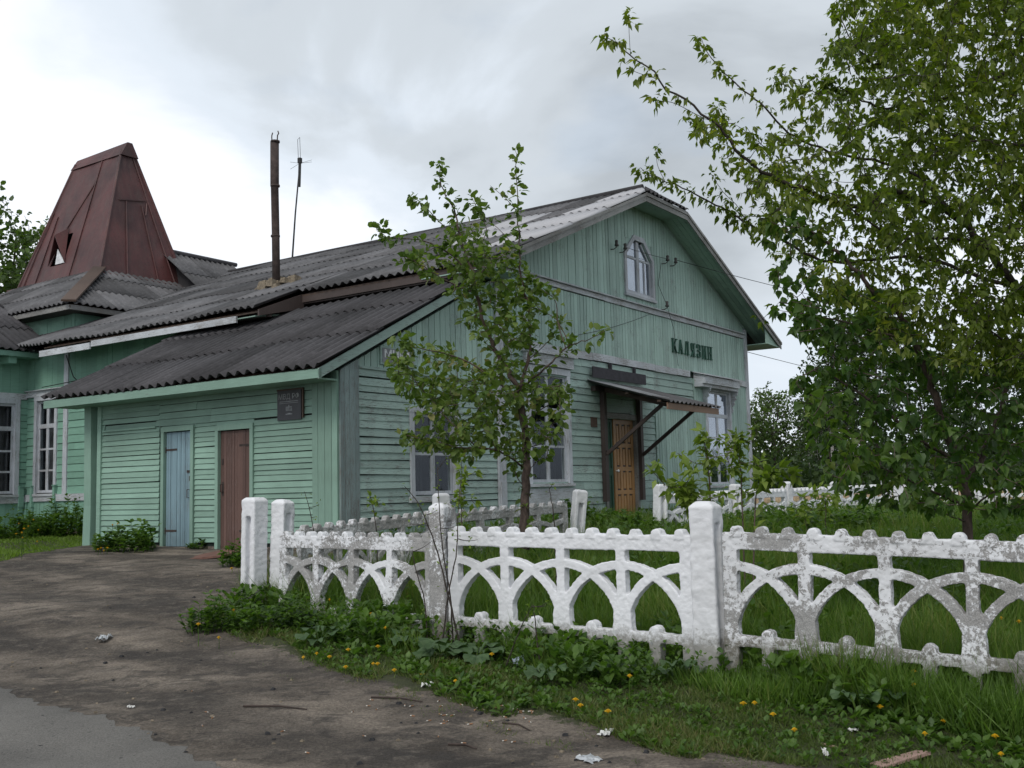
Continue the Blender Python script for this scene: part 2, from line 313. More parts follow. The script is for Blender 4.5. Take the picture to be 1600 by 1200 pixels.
# ------------------------------------------------------------------ mesh helpers
def props(o, label=None, cat=None, group=None, kind=None):
    if label: o['label'] = label
    if cat: o['category'] = cat
    if group: o['group'] = group
    if kind: o['kind'] = kind
    return o
class MB:
    def __init__(s): s.v = []; s.f = []; s.t = []
    def hexa(s, p, tint=None):
        """8 points: bottom ring 0-3, top ring 4-7"""
        b = len(s.v); s.v += [tuple(map(float, q)) for q in p]
        fs = [(0, 3, 2, 1), (4, 5, 6, 7), (0, 1, 5, 4), (1, 2, 6, 5), (2, 3, 7, 6), (3, 0, 4, 7)]
        s.f += [tuple(b+i for i in f) for f in fs]; s.t += [random.random()*.9 if tint is None else tint]*6
    def box(s, x0, x1, y0, y1, z0, z1, tint=None):
        s.hexa([(x0, y0, z0), (x1, y0, z0), (x1, y1, z0), (x0, y1, z0), (x0, y0, z1), (x1, y0, z1), (x1, y1, z1), (x0, y1, z1)], tint)
    def pbox(s, P, a0, a1, z0, z1, d0, d1, tint=None):
        s.hexa([P(a0, z0, d0), P(a1, z0, d0), P(a1, z0, d1), P(a0, z0, d1), P(a0, z1, d0), P(a1, z1, d0), P(a1, z1, d1), P(a0, z1, d1)], tint)
    def ppoly(s, P, pts, d0, d1, tint=None):
        """extrude a polygon given in wall coordinates (a, z)"""
        b = len(s.v); n = len(pts); tt = random.random()*.9 if tint is None else tint
        for d in (d0, d1): s.v += [tuple(map(float, P(a, z, d))) for a, z in pts]
        s.f.append(tuple(b+i for i in range(n))); s.f.append(tuple(b+n+i for i in reversed(range(n))))
        for i in range(n): s.f.append((b+i, b+(i+1) % n, b+n+(i+1) % n, b+n+i))
        s.t += [tt]*(n+2)
    def beam(s, p, q, w, h, up=(0, 0, 1), tint=None):
        p = np.array(p, float); q = np.array(q, float); d = q-p; d /= np.linalg.norm(d)
        sd_ = np.cross(d, np.array(up, float)); sd_ /= (np.linalg.norm(sd_)+1e-9); u = np.cross(sd_, d)
        pts = []
        for c in (p, q): pts += [c-sd_*w/2-u*h/2, c+sd_*w/2-u*h/2, c+sd_*w/2+u*h/2, c-sd_*w/2+u*h/2]
        s.hexa(pts, tint)
    def tube(s, pts, rad, n=6, tint=None, cap=True):
        pts = np.array(pts, float); k = len(pts); rad = np.broadcast_to(np.array(rad, float), (k,))
        b = len(s.v); tt = random.random()*.9 if tint is None else tint
        prev = None
        for i in range(k):
            d = pts[min(i+1, k-1)]-pts[max(i-1, 0)]; d = d/(np.linalg.norm(d)+1e-9)
            if prev is None: a = np.cross(d, [0.31, .17, .93] if abs(d[2]) < .9 else [1., .1, 0])
            else: a = prev-d*np.dot(prev, d)
            a = a/(np.linalg.norm(a)+1e-9); prev = a; c = np.cross(d, a)
            for j in range(n):
                th = 2*math.pi*j/n; q = pts[i]+(a*math.cos(th)+c*math.sin(th))*rad[i]; s.v.append((q[0], q[1], q[2]))
        for i in range(k-1):
            for j in range(n):
                s.f.append((b+i*n+j, b+i*n+(j+1) % n, b+(i+1)*n+(j+1) % n, b+(i+1)*n+j)); s.t.append(tt)
        if cap:
            s.f.append(tuple(b+j for j in reversed(range(n)))); s.f.append(tuple(b+(k-1)*n+j for j in range(n))); s.t += [tt]*2
    def build(s, name, mat, parent=None, smooth=False, recalc=True):
        me = bpy.data.meshes.new(name); me.from_pydata(s.v, [], s.f)
        a = me.attributes.new('tint', 'FLOAT', 'FACE'); a.data.foreach_set('value', s.t)
        if recalc:
            bm = bmesh.new(); bm.from_mesh(me); bmesh.ops.recalc_face_normals(bm, faces=bm.faces); bm.to_mesh(me); bm.free()
        if smooth: me.polygons.foreach_set('use_smooth', [True]*len(me.polygons))
        me.materials.append(MAT[mat] if isinstance(mat, str) else mat)
        o = bpy.data.objects.new(name, me); COL.objects.link(o)
        if parent: o.parent = parent
        return o
def empty(name, loc=(0, 0, 0), rz=0):
    e = bpy.data.objects.new(name, None); COL.objects.link(e); e.location = loc; e.rotation_euler = (0, 0, rz); e.empty_display_size = .2
    return e
def copy_tree(o, parent=None):
    c = o.copy(); COL.objects.link(c)
    if parent: c.parent = parent
    for ch in list(o.children): copy_tree(ch, c)
    return c
def np_mesh(name, V, F, T, mat, parent=None, smooth=False):
    """V (n,3), F (m,3) triangles, T (m,) tint"""
    me = bpy.data.meshes.new(name); n, k = len(V), len(F)
    me.vertices.add(n); me.vertices.foreach_set('co', np.ascontiguousarray(V, np.float32).ravel())
    me.loops.add(k*3); me.loops.foreach_set('vertex_index', np.ascontiguousarray(F, np.int32).ravel())
    me.polygons.add(k); me.polygons.foreach_set('loop_start', np.arange(0, k*3, 3, dtype=np.int32))
    me.update(calc_edges=True)
    a = me.attributes.new('tint', 'FLOAT', 'FACE'); a.data.foreach_set('value', np.ascontiguousarray(T, np.float32))
    if smooth: me.polygons.foreach_set('use_smooth', np.ones(k, dtype=bool))
    me.materials.append(MAT[mat]); me.validate()
    o = bpy.data.objects.new(name, me); COL.objects.link(o)
    if parent: o.parent = parent
    return o
# leaf templates: x side, y along, z normal.
LEAF = {
 'lance': (np.array([[0, 0, 0], [-.17, .38, .05], [.17, .38, .05], [0, .42, 0], [0, 1, -.16]]), np.array([[0, 3, 1], [0, 2, 3], [1, 3, 4], [3, 2, 4]])),
 'oval': (np.array([[0, 0, 0], [-.26, .3, .07], [.26, .3, .07], [-.24, .68, .04], [.24, .68, .04], [0, .5, 0], [0, 1, -.12]]), np.array([[0, 5, 1], [0, 2, 5], [1, 5, 3], [5, 2, 4], [3, 5, 6], [5, 4, 6]])),
 'heart': (np.array([[0, 0, 0], [-.38, .12, .06], [.38, .12, .06], [-.42, .36, .09], [.42, .36, .09], [-.2, .72, .0], [.2, .72, 0], [0, .4, -.02], [0, 1.05, -.16]]), np.array([[0, 7, 1], [0, 2, 7], [1, 7, 3], [7, 2, 4], [3, 7, 5], [7, 4, 6], [5, 7, 8], [7, 6, 8]])),
 'weed': (np.array([[0, 0, 0], [-.30, .35, .10], [.30, .35, .10], [-.33, .62, .10], [.33, .62, .10], [0, .5, .03], [0, 1, .0]]), np.array([[0, 5, 1], [0, 2, 5], [1, 5, 3], [5, 2, 4], [3, 5, 6], [5, 4, 6]])),
 'blade': (np.array([[-.5, 0, 0], [.5, 0, 0], [-.36, .5, .06], [.36, .5, .06], [0, 1, .30]]), np.array([[0, 1, 3], [0, 3, 2], [2, 3, 4]])),
}
def unit(a): return a/(np.linalg.norm(a, axis=-1, keepdims=True)+1e-9)
def place_leaves(kind, P, D, Nn, L, Wd=None):
    """P base, D axis dir, Nn approx normal, L length, Wd width factor -> V,F"""
    tv, tf = LEAF[kind]; n = len(P); D = unit(D); S = unit(np.cross(D, Nn)); Nn = np.cross(S, D)
    Wd = L if Wd is None else Wd
    V = P[:, None, :] + S[:, None, :]*(tv[None, :, 0:1]*Wd[:, None, None]) + D[:, None, :]*(tv[None, :, 1:2]*L[:, None, None]) + Nn[:, None, :]*(tv[None, :, 2:3]*L[:, None, None])
    F = tf[None] + (np.arange(n)*len(tv))[:, None, None]
    return V.reshape(-1, 3), F.reshape(-1, 3), len(tf)
def rnd_dirs(n): return unit(np.random.normal(size=(n, 3)))
# ------------------------------------------------------------------ ground, road
DIRT = np.array([(-40, -12), (-40, 11), (-13, 13.6), (-7.6, 15.6), (-7.9, 19.2), (-2.5, 15.6), (-2.45, 13.0), (-2.95, 11.6), (-3.25, 11.0), (-1.78, 8.95), (-.85, 8.0), (-.05, 7.3), (.75, 6.65), (1.2, 6.2), (1.7, 5.85), (2.6, 5.5), (6, 4.3), (14, 2), (14, -12)], float)
def poly_sd(P, poly):
    """signed distance, positive inside"""
    P = np.asarray(P, float).reshape(-1, 2); best = np.full(len(P), 1e9); ins = np.zeros(len(P), bool)
    n = len(poly)
    for i in range(n):
        a = poly[i]; b = poly[(i+1) % n]; ab = b-a
        t = np.clip(((P-a)@ab)/(ab@ab), 0, 1); d = np.linalg.norm(P-(a+t[:, None]*ab), axis=1); best = np.minimum(best, d)
        c = (a[1] > P[:, 1]) != (b[1] > P[:, 1])
        with np.errstate(divide='ignore', invalid='ignore'):
            xi = a[0]+(P[:, 1]-a[1])/(b[1]-a[1])*(b[0]-a[0])
        ins ^= c & (P[:, 0] < xi)
    return np.where(ins, best, -best)
def make_ground():
    xs = np.unique(np.concatenate([np.linspace(-700, -40, 12), np.linspace(-40, -10, 30), np.linspace(-10, 10, 200), np.linspace(10, 40, 30), np.linspace(40, 700, 12)]))
    ys = np.unique(np.concatenate([np.linspace(-60, 3, 12), np.linspace(3, 18, 200), np.linspace(18, 45, 30), np.linspace(45, 900, 14)]))
    X, Y = np.meshgrid(xs, ys); Z = gz(X, Y)
    far = np.clip((np.abs(X)-60)/200, 0, 1)
    V = np.stack([X, Y, Z], -1).reshape(-1, 3); nx, ny = len(xs), len(ys)
    i = np.arange(nx-1); j = np.arange(ny-1); I, J = np.meshgrid(i, j); a = (J*nx+I).ravel()
    F = np.concatenate([np.stack([a, a+1, a+nx+1], 1), np.stack([a, a+nx+1, a+nx], 1)])
    o = np_mesh('ground', V, F, np.full(len(F), .5), 'ground_mix', smooth=True)
    sdv = poly_sd(V[:, :2], DIRT)
    g = np.clip(.5-sdv*1.6, -.2, 1.2)
    at_ = o.data.attributes.new('grass', 'FLOAT', 'POINT'); at_.data.foreach_set('value', g.astype(np.float32))
    props(o, kind='structure')
    # asphalt sheet in the near left corner, ragged edge
    e = [(-30, 19), (-12, 11.4), (-4.2, 8.35), (-3.3, 7.65), (-2.6, 6.98), (-2.1, 6.5), (-1.7, 6.1), (-1.2, 5.5), (.5, 4.2), (3, 2.6), (12, -3)]
    pts = []
    for (x0, y0), (x1, y1) in zip(e, e[1:]):
        k = 26 if y0 < 12 else 6
        for q in range(k):
            f = q/k; pts.append((x0+(x1-x0)*f, y0+(y1-y0)*f))
    mb = MB(); rows = []
    for (x, y) in pts:
        row = []; jg = random.uniform(-.012, .012)+.05*math.sin(x*5+y*2)+.03*math.sin(x*17)+.02*math.sin(x*41)
        for k in range(80):
            f = k*.10; jj = jg*math.exp(-k/2.5); xx = x-f*.75+jj*.6; yy = y-f+jj*.8
            row.append((xx, yy, float(gz(xx, yy))+(.002 if k == 0 else .014)))
        rows.append(row)
    for r_ in rows: mb.v += r_
    for i in range(len(rows)-1):
        for k in range(79):
            b = i*80+k; mb.f.append((b, b+1, b+81, b+80)); mb.t.append(.5)
    o = mb.build('road', 'asphalt', smooth=True, recalc=False); props(o, kind='structure')
    # sandy track bed far off on the right
    mb = MB(); mb.hexa([(8, 37, .80), (60, 33, .80), (60, 40, .80), (8, 44, .80), (8, 37.6, 1.10), (60, 33.6, 1.10), (60, 39.5, 1.10), (8, 43.5, 1.10)])
    props(mb.build('track_bed', 'sand'), kind='structure')
make_ground()
# ------------------------------------------------------------------ the station
ST = empty('station_building', tuple(KK), math.atan2(UU[1], UU[0]))
props(ST, 'long green wooden station house with grey corrugated roofs and gable facing the fence', 'building')
PG = lambda a, z, d: (a, -d, z)                 # gable facade
PA = lambda a, z, d: (-d, a, z)                 # annex front
PB = lambda a, z, d: (2.75-d, a, z)             # long side wall beyond the annex
PW = lambda a, z, d: (a, 13-d, z)               # wing facade
PT = lambda a, z, d: (3.6-d, a, z)              # tower front
PS = lambda a, z, d: (a, 12.4-d, z)             # tower flank
def in_holes(a, z, holes): return any(h[0] < a < h[1] and h[2] < z < h[3] for h in holes)
def backing(name, P, a0, a1, z0, z1, holes, mat='dark_back', d0=-.14, d1=-.012, top=None):
    mb = MB()
    A = sorted({a0, a1, *[h[i] for h in holes for i in (0, 1) if a0 < h[i] < a1]}); Z = sorted({z0, z1, *[h[i] for h in holes for i in (2, 3) if z0 < h[i] < z1]})
    for x0, x1 in zip(A, A[1:]):
        for y0, y1 in zip(Z, Z[1:]):
            if not in_holes((x0+x1)/2, (y0+y1)/2, holes): mb.pbox(P, x0, x1, y0, y1, d0, d1)
    if top: mb.ppoly(P, top, d0, d1)
    return mb
def hboards(mb, P, a0, a1, z0, z1, pitch, holes=(), gap=.007, joint=3.2, warp=.006, th=.02):
    z = z0
    while z < z1-.02:
        p = pitch*random.uniform(.88, 1.12); zt = min(z+p, z1); zm = (z+zt)/2
        cuts = sorted([(max(h[0], a0), min(h[1], a1)) for h in holes if h[2] < zm < h[3] and h[1] > a0 and h[0] < a1])
        iv = []; c = a0
        for h0, h1 in cuts:
            if h0 > c: iv.append((c, h0))
            c = max(c, h1)
        if c < a1: iv.append((c, a1))
        for i0, i1 in iv:
            x = i0
            while x < i1-.01:
                w = joint*random.uniform(.7, 1.6); x1 = min(i1, x+w)
                if i1-x1 < .5: x1 = i1
                e = .002 if x > i0 else 0
                wa, wb = random.uniform(-warp, warp), random.uniform(-warp, warp); g = gap*random.uniform(.5, 1.7)
                dd = random.uniform(-.003, .004)
                seg = max(1, int((x1-x)/1.1)); tt = random.random()*.9; prev = None
                for q in range(seg+1):
                    ax = x+e+(x1-x-e)*q/seg; ww = wa+(wb-wa)*q/seg+random.uniform(-.0025, .0025)
                    cur = (ax, z+g/2+ww, zt-g/2+ww)
                    if prev:
                        (pa, pb, pt), (ca, cb, ct) = prev, cur
                        mb.hexa([P(pa, pb, -.008), P(ca, cb, -.008), P(ca, cb, th+.008+dd), P(pa, pb, th+.008+dd), P(pa, pt, -.008), P(ca, ct, -.008), P(ca, ct, th-.008+dd), P(pa, pt, th-.008+dd)], tt)
                    prev = cur
                x = x1
        z = zt
def vboards(mb, P, a0, a1, zb, zt, pitch, holes=(), gap=.009, th=.02):
    """zb, zt: functions of a (or numbers)"""
    fb = zb if callable(zb) else (lambda a: zb); ft = zt if callable(zt) else (lambda a: zt)
    x = a0
    while x < a1-.01:
        x1 = min(a1, x+pitch*random.uniform(.85, 1.18)); g = gap*random.uniform(.5, 1.5); xm = (x+x1)/2
        b0, b1 = fb(x), fb(x1); t0, t1 = ft(x), ft(x1)
        segs = [(b0, b1, t0, t1)]
        for h in holes:
            if h[0] < xm < h[1]:
                ns = []
                for (p0, p1, q0, q1) in segs:
                    if h[2] > min(q0, q1) or h[3] < min(p0, p1): ns.append((p0, p1, q0, q1)); continue
                    if h[2] > p0+.02: ns.append((p0, p1, h[2], h[2]))
                    if h[3] < q0-.02: ns.append((h[3], h[3], q0, q1))
                segs = ns
        dd = random.uniform(-.003, .005); tt = random.random()*.9
        for (p0, p1, q0, q1) in segs:
            if q0-p0 < .02 and q1-p1 < .02: continue
            q0 = max(q0, p0+.001); q1 = max(q1, p1+.001)
            j = random.uniform(-.004, .004)
            mb.hexa([P(x+g/2, p0, -.008), P(x1-g/2, p1, -.008), P(x1-g/2, p1, th+dd), P(x+g/2, p0, th+dd), P(x+g/2+j, q0, -.008), P(x1-g/2+j, q1, -.008), P(x1-g/2+j, q1, th+dd), P(x+g/2+j, q0, th+dd)], tt)
        x = x1
RS = .42; TC = 10.2; ZR = 8.6            # main roof pitch, ridge line, ridge height
def roof_z(t): return ZR-RS*abs(t-TC)
def gtop(t): return min(roof_z(t), 8.15)-.12
W1 = (1.70, 2.80, 1.55, 2.90); W2 = (5.17, 6.52, 1.72, 3.86); W3 = (13.42, 14.85, 1.60, 4.02); WG = (9.28, 10.55, 6.02, 7.26); DR = (8.08, 9.45, .80, 3.08)
GH = [W1, W2, W3, DR]
# --- gable facade
annex_top = lambda a: 3.55+.50*a
mb = backing('b', PG, 0, 16.25, .80, 3.5, GH); bk2 = backing('b', PG, 4.1, 16.25, 3.5, 5.6, [W2, W3]); mb2 = bk2
off = len(mb.v); mb.v += mb2.v; mb.f += [tuple(i+off for i in f) for f in mb2.f]; mb.t += mb2.t
for a0, a1 in ((4.1, WG[0]), (WG[1], 16.25)):
    n = 8
    for i in range(n):
        x0 = a0+(a1-a0)*i/n; x1 = a0+(a1-a0)*(i+1)/n
        mb.ppoly(PG, [(x0, 5.6), (x1, 5.6), (x1, gtop(x1)), (x0, gtop(x0))], -.14, -.012)
mb.pbox(PG, WG[0], WG[1], 5.6, WG[2], -.14, -.012); mb.pbox(PG, WG[0], WG[1], WG[3], 8.0, -.14, -.012)
mb.ppoly(PG, [(0, 3.5), (4.1, 3.5), (4.1, annex_top(4.1)-.08), (0, annex_top(0)-.08)], -.14, -.012)
mb.build('wall_core', 'dark_back', ST)
mb = MB()
hboards(mb, PG, .42, 4.05, .95, 3.52, .118, GH, warp=.012); mb.build('clapboard_wall', 'green_gable', ST); mb = MB()
hboards(mb, PG, 4.28, 10.46, .95, 4.27, .152, GH, warp=.008)
hboards(mb, PG, 10.46, 12.62, 3.47, 4.27, .152, GH)
mb.build('clapboard_wall', 'green_gable', ST)
mb = MB()
for ar in ((.42, 4.05, 3.56, lambda a: annex_top(a)-.10, .15, []), (4.28, 16.12, 4.44, 5.62, .125, []), (4.28, 16.12, 5.76, gtop, .145, [WG]), (10.50, 12.58, .95, 3.44, .13, []), (12.66, 16.12, .95, 4.27, .14, [W3])):
    mb = MB(); vboards(mb, PG, *ar, gap=.014); mb.build('plank_wall', 'green_gable_v', ST)
mb = MB()
vboards(mb, PG, 0.0, .42, .85, lambda a: 3.46+.5*a, .105, th=.035, gap=.006)
mb.build('corner_board', 'blue_green_v', ST)
mb = MB()
mb.pbox(PG, 4.06, 4.28, .9, 5.62, 0, .062); mb.pbox(PG, 4.02, 4.32, .9, 1.15, .003, .085); mb.pbox(PG, 4.08, 4.26, 1.2, 1.75, .06, .085)
mb.build('pilaster', 'white_trim_v', ST); mb = MB(); mb.pbox(PG, 16.1, 16.27, .9, 5.9, .0, .06); mb.box(16.25, 16.32, 0, .2, .9, 5.9)
mb.build('pilaster', 'white_trim_v', ST)
mb = MB()
x = 4.33                                            # lower band, in pieces of unequal length with cracks between
for w in (1.9, 1.35, 1.0, 1.9, 1.2, 1.6, 1.5):
    x1 = min(x+w, 12.40); mb.pbox(PG, x+.012, x1, 4.275+random.uniform(-.01, .01), 4.435+random.uniform(-.01, .01), 0, .055+random.uniform(0, .01)); x = x1
    if x >= 12.4: break
mb.pbox(PG, 15.1, 16.1, 4.28, 4.43, 0, .055)
mb.pbox(PG, 4.28, 8.2, 5.64, 5.74, 0, .05); mb.pbox(PG, 8.21, 12.5, 5.63, 5.745, 0, .053); mb.pbox(PG, 12.51, 16.12, 5.64, 5.74, 0, .05)
mb.pbox(PG, 4.28, 16.12, 5.745, 5.772, 0, .11)
mb.build('cornice', 'white_trim', ST)
mb = MB(); mb.pbox(PG, 10.42, 12.64, 3.44, 3.49, 0, .045); mb.pbox(PG, 10.44, 10.50, .95, 3.44, 0, .045); mb.pbox(PG, 12.58, 12.64, .95, 3.44, 0, .045); mb.build('batten', 'green_gable', ST); mb = MB(); mb.pbox(PG, .42, 4.05, 3.52, 3.565, 0, .04)
mb.build('batten', 'green_gable', ST)
mb = MB(); mb.pbox(PG, -.03, 16.3, .55, .95, -.1, .04); mb.pbox(PA, 0.0, 6.0, .45, .93, -.1, -.013); mb.pbox(PB, 6.2, 13, .5, .95, -.1, .03)
mb.build('foundation', 'brick_base', ST)
# --- annex front
BD = (1.90, 2.67, .70, 2.68); BL = (3.36, 4.07, .70, 2.73); SL = (4.32, 5.80, 2.84, 2.95)
AH = [BD, BL, SL]
mb = backing('b', PA, 0.15, 5.95, .8, 3.5, [BD, BL]); mb.build('wall_core', 'dark_back', ST)
mb = MB()
hboards(mb, PA, .52, 4.22, 2.83, 3.45, .125, AH, warp=.004)
hboards(mb, PA, .52, 1.84, .86, 2.83, .089, AH, warp=.004); hboards(mb, PA, 2.73, 3.28, .86, 2.83, .089, AH, warp=.006)
hboards(mb, PA, 1.84, 2.73, 2.72, 2.83, .11, (), warp=.002); hboards(mb, PA, 3.28, 4.15, 2.76, 2.83, .08, (), warp=.002)
hboards(mb, PA, 4.22, 5.86, .86, 3.45, .094, AH, warp=.007)
mb.build('clapboard_wall', 'green_annex', ST)
mb = MB(); vboards(mb, PA, 0.0, .52, .82, 3.45, .13, th=.036, gap=.005)
mb.build('corner_board', 'green_annex_v', ST)
mb = MB(); mb.pbox(PA, 4.33, 5.79, 2.845, 2.925, -.011, -.002); mb.build('slot_board', 'green_annex', ST); mb = MB(); mb.pbox(PA, 4.30, 5.82, 2.815, 2.843, 0, .055); mb.build('batten', 'green_annex', ST); mb = MB(); mb.pbox(PA, 5.86, 5.97, .85, 3.45, -.1, .05)
mb.ppoly(lambda a, z, d: (a, d, z), [(.05, .8), (2.75, .8), (2.75, 4.95), (.05, 3.60)], 5.975, 6.02)
mb.build('batten', 'green_annex', ST)
mb = MB()
mb.hexa([(-.12, 6.045, .72), (.10, 6.045, .72), (.10, 6.275, .72), (-.12, 6.275, .72), (-.10, 6.06, 1.5), (.09, 6.06, 1.5), (.09, 6.27, 1.5), (-.10, 6.27, 1.5)])
mb.hexa([(-.10, 6.06, 1.5), (.09, 6.06, 1.5), (.09, 6.27, 1.5), (-.10, 6.27, 1.5), (-.10, 6.10, 3.38), (.09, 6.10, 3.38), (.09, 6.30, 3.38), (-.10, 6.30, 3.38)])
mb.build('post', 'green_annex_v', ST)
def plank_door(name, P, H, mat, pitch, leaf_split=None):
    o_ = MB(); a0, a1, z0, z1 = H; w = .055
    o_.pbox(P, a0-w-.015, a0+.004, z0, z1+.02, -.02, .052); o_.pbox(P, a1-.004, a1+w+.015, z0, z1+.02, -.02, .052); o_.pbox(P, a0-w-.02, a1+w+.02, z1+.0, z1+w+.03, -.02, .055)
    fr = o_.build('door', 'green_annex_v', ST)
    d = MB(); d.pbox(P, a0+.02, a1-.02, z0+.08, z1-.02, -.05, -.022, .4)
    vboards(d, lambda a, z, q: P(a, z, q-.025), a0+.015, a1-.015, z0+.09, z1-.015, pitch, gap=.005, th=.02)
    lf = d.build('door_leaf', mat, fr)
    k = MB(); k.pbox(P, a0+.02, a1-.02, z0, z0+.085, -.06, -.002); k.build('threshold', 'bare_wood', fr)
    return fr, lf
fr1, lf1 = plank_door('door', PA, BD, 'brown_door', .062); fr1['label'] = 'brown plank door'
h = MB(); ax = 2.60
h.pbox(PA, ax-.03, ax+.02, 1.62, 1.84, -.004, .004); h.tube([PA(ax, 1.68, .0), PA(ax, 1.68, .05), PA(ax, 1.80, .05), PA(ax, 1.80, 0)], .008); h.pbox(PA, ax-.02, ax+.02, 2.12, 2.22, -.004, .006)
h.build('handle', 'rust_pipe', fr1)
fr2, lf2 = plank_door('door', PA, BL, 'blue_door', .055); fr2['label'] = 'pale blue plank door'
h = MB(); ax = 3.42
h.pbox(PA, ax-.12, ax+.08, 2.02, 2.06, .0, .010); h.tube([PA(ax-.06, 2.04, .012), PA(ax-.06, 2.0, .03), PA(ax-.06, 1.93, .03)], .010)
h.pbox(PA, ax-.095, ax-.02, 1.88, 1.96, .012, .04); h.tube([PA(ax+.03, 1.60, .0), PA(ax+.03, 1.60, .04), PA(ax+.03, 1.74, .04), PA(ax+.03, 1.74, .0)], .007)
h.build('padlock', 'rust_pipe', fr2)
for fr_, H_, side in ((fr1, BD, 0), (fr2, BL, 1)):
    for z in (1.05, 2.42):
        k = MB(); x0 = H_[0]+.02 if side == 0 else H_[1]-.30; k.pbox(PA, x0, x0+.28, z-.018, z+.018, -.006, .002); k.tube([PA(H_[side]+(.012 if side == 0 else -.012), z-.05, .004), PA(H_[side]+(.012 if side == 0 else -.012), z+.05, .004)], .010, 8); k.build('hinge', 'rust_pipe', fr_)
# --- long wall beyond the annex, wing facade, tower
mb = backing('b', PB, 6.0, 13.0, .8, 5.25, [(11.80, 12.55, 1.78, 4.0)]); mb.build('wall_core', 'dark_back', ST)
mb = MB(); hboards(mb, PB, 6.0, 13.0, 1.76, 4.10, .165, [(11.72, 12.62, 1.7, 4.1)], warp=.003); mb.build('clapboard_wall', 'green_wing', ST); mb = MB(); hboards(mb, PW, -4, 2.73, 1.72, 4.06, .165, [(.9, 2.52, 1.7, 4.0)], warp=.003)
mb.build('clapboard_wall', 'green_wing', ST)
mb = MB(); vboards(mb, PB, 6.0, 13.0, 4.24, 5.22, .19, gap=.004); mb.build('plank_wall', 'green_wing', ST); mb = MB(); vboards(mb, PB, 6.0, 13.0, .85, 1.60, .16); mb.build('plank_wall', 'green_wing', ST); mb = MB(); vboards(mb, PW, -4, 2.73, .85, 1.57, .16); mb.build('plank_wall', 'green_wing', ST); mb = MB(); vboards(mb, PW, -4, 2.73, 4.2, 5.3, .19, gap=.004); mb.build('plank_wall', 'green_wing', ST); mb = MB()
vboards(mb, PT, 12.4, 20, 4.0, 6.5, .17, gap=.003); mb.build('tower_wall', 'green_wing', ST); mb = MB(); vboards(mb, PS, 3.6, 9, 4.0, 6.5, .17, gap=.003)
mb.build('plank_wall', 'green_wing', ST)
mb = backing('b', PW, -4, 2.75, .8, 5.3, [(1.02, 2.42, 1.8, 3.95)]); mb.pbox(PT, 12.4, 20, 4, 6.5, -.1, -.012); mb.pbox(PS, 3.6, 9, 4, 6.5, -.1, -.012)
mb.box(-4.1, -4, 13, 20, .8, 5.2); mb.box(2.75, 17.2, 19.9, 20, .8, 5.2); mb.box(16.2, 16.25, .1, 20, .6, 5.6)
mb.build('wall_core', 'dark_back', ST)
mb = MB(); mb.pbox(PB, 6.0, 13.0, 4.10, 4.24, 0, .06); mb.pbox(PB, 6.0, 13.0, 1.60, 1.76, 0, .06); mb.pbox(PW, -4, 2.69, 4.06, 4.20, 0, .06); mb.pbox(PW, -4, 2.69, 1.57, 1.73, 0, .06)
mb.pbox(PB, 6.0, 13.0, 4.24, 4.26, 0, .12)
mb.build('cornice', 'white_trim', ST)
mb = MB(); mb.pbox(PB, 11.27, 11.43, 1.76, 5.1, 0, .055)
mb.build('pilaster', 'white_trim_v', ST)
mb = MB()
for (Pq, a_, b_, c_, d_, e_, f_) in ((PB, 11.66, 11.74, 1.35, 1.95, .0, .10), (PB, 12.6, 12.68, 1.35, 1.95, 0, .10), (PB, 12.88, 12.98, .95, 1.57, 0, .07), (PW, 2.52, 2.64, 1.35, 1.95, 0, .10)):
    mb = MB(); mb.pbox(Pq, a_, b_, c_+.12, d_, e_, f_); mb.pbox(Pq, a_+.012, b_-.012, c_, c_+.12, e_, f_*.7); mb.pbox(Pq, a_-.01, b_+.01, d_, d_+.03, e_, f_+.015); mb.build('bracket', 'green_wing', ST)
mb = MB(); mb.pbox(PT, 12.4, 12.52, 4, 6.4, .02, .04); mb.pbox(PS, 3.58, 3.7, 4, 6.4, .02, .04); mb.build('corner_board', 'green_wing', ST)
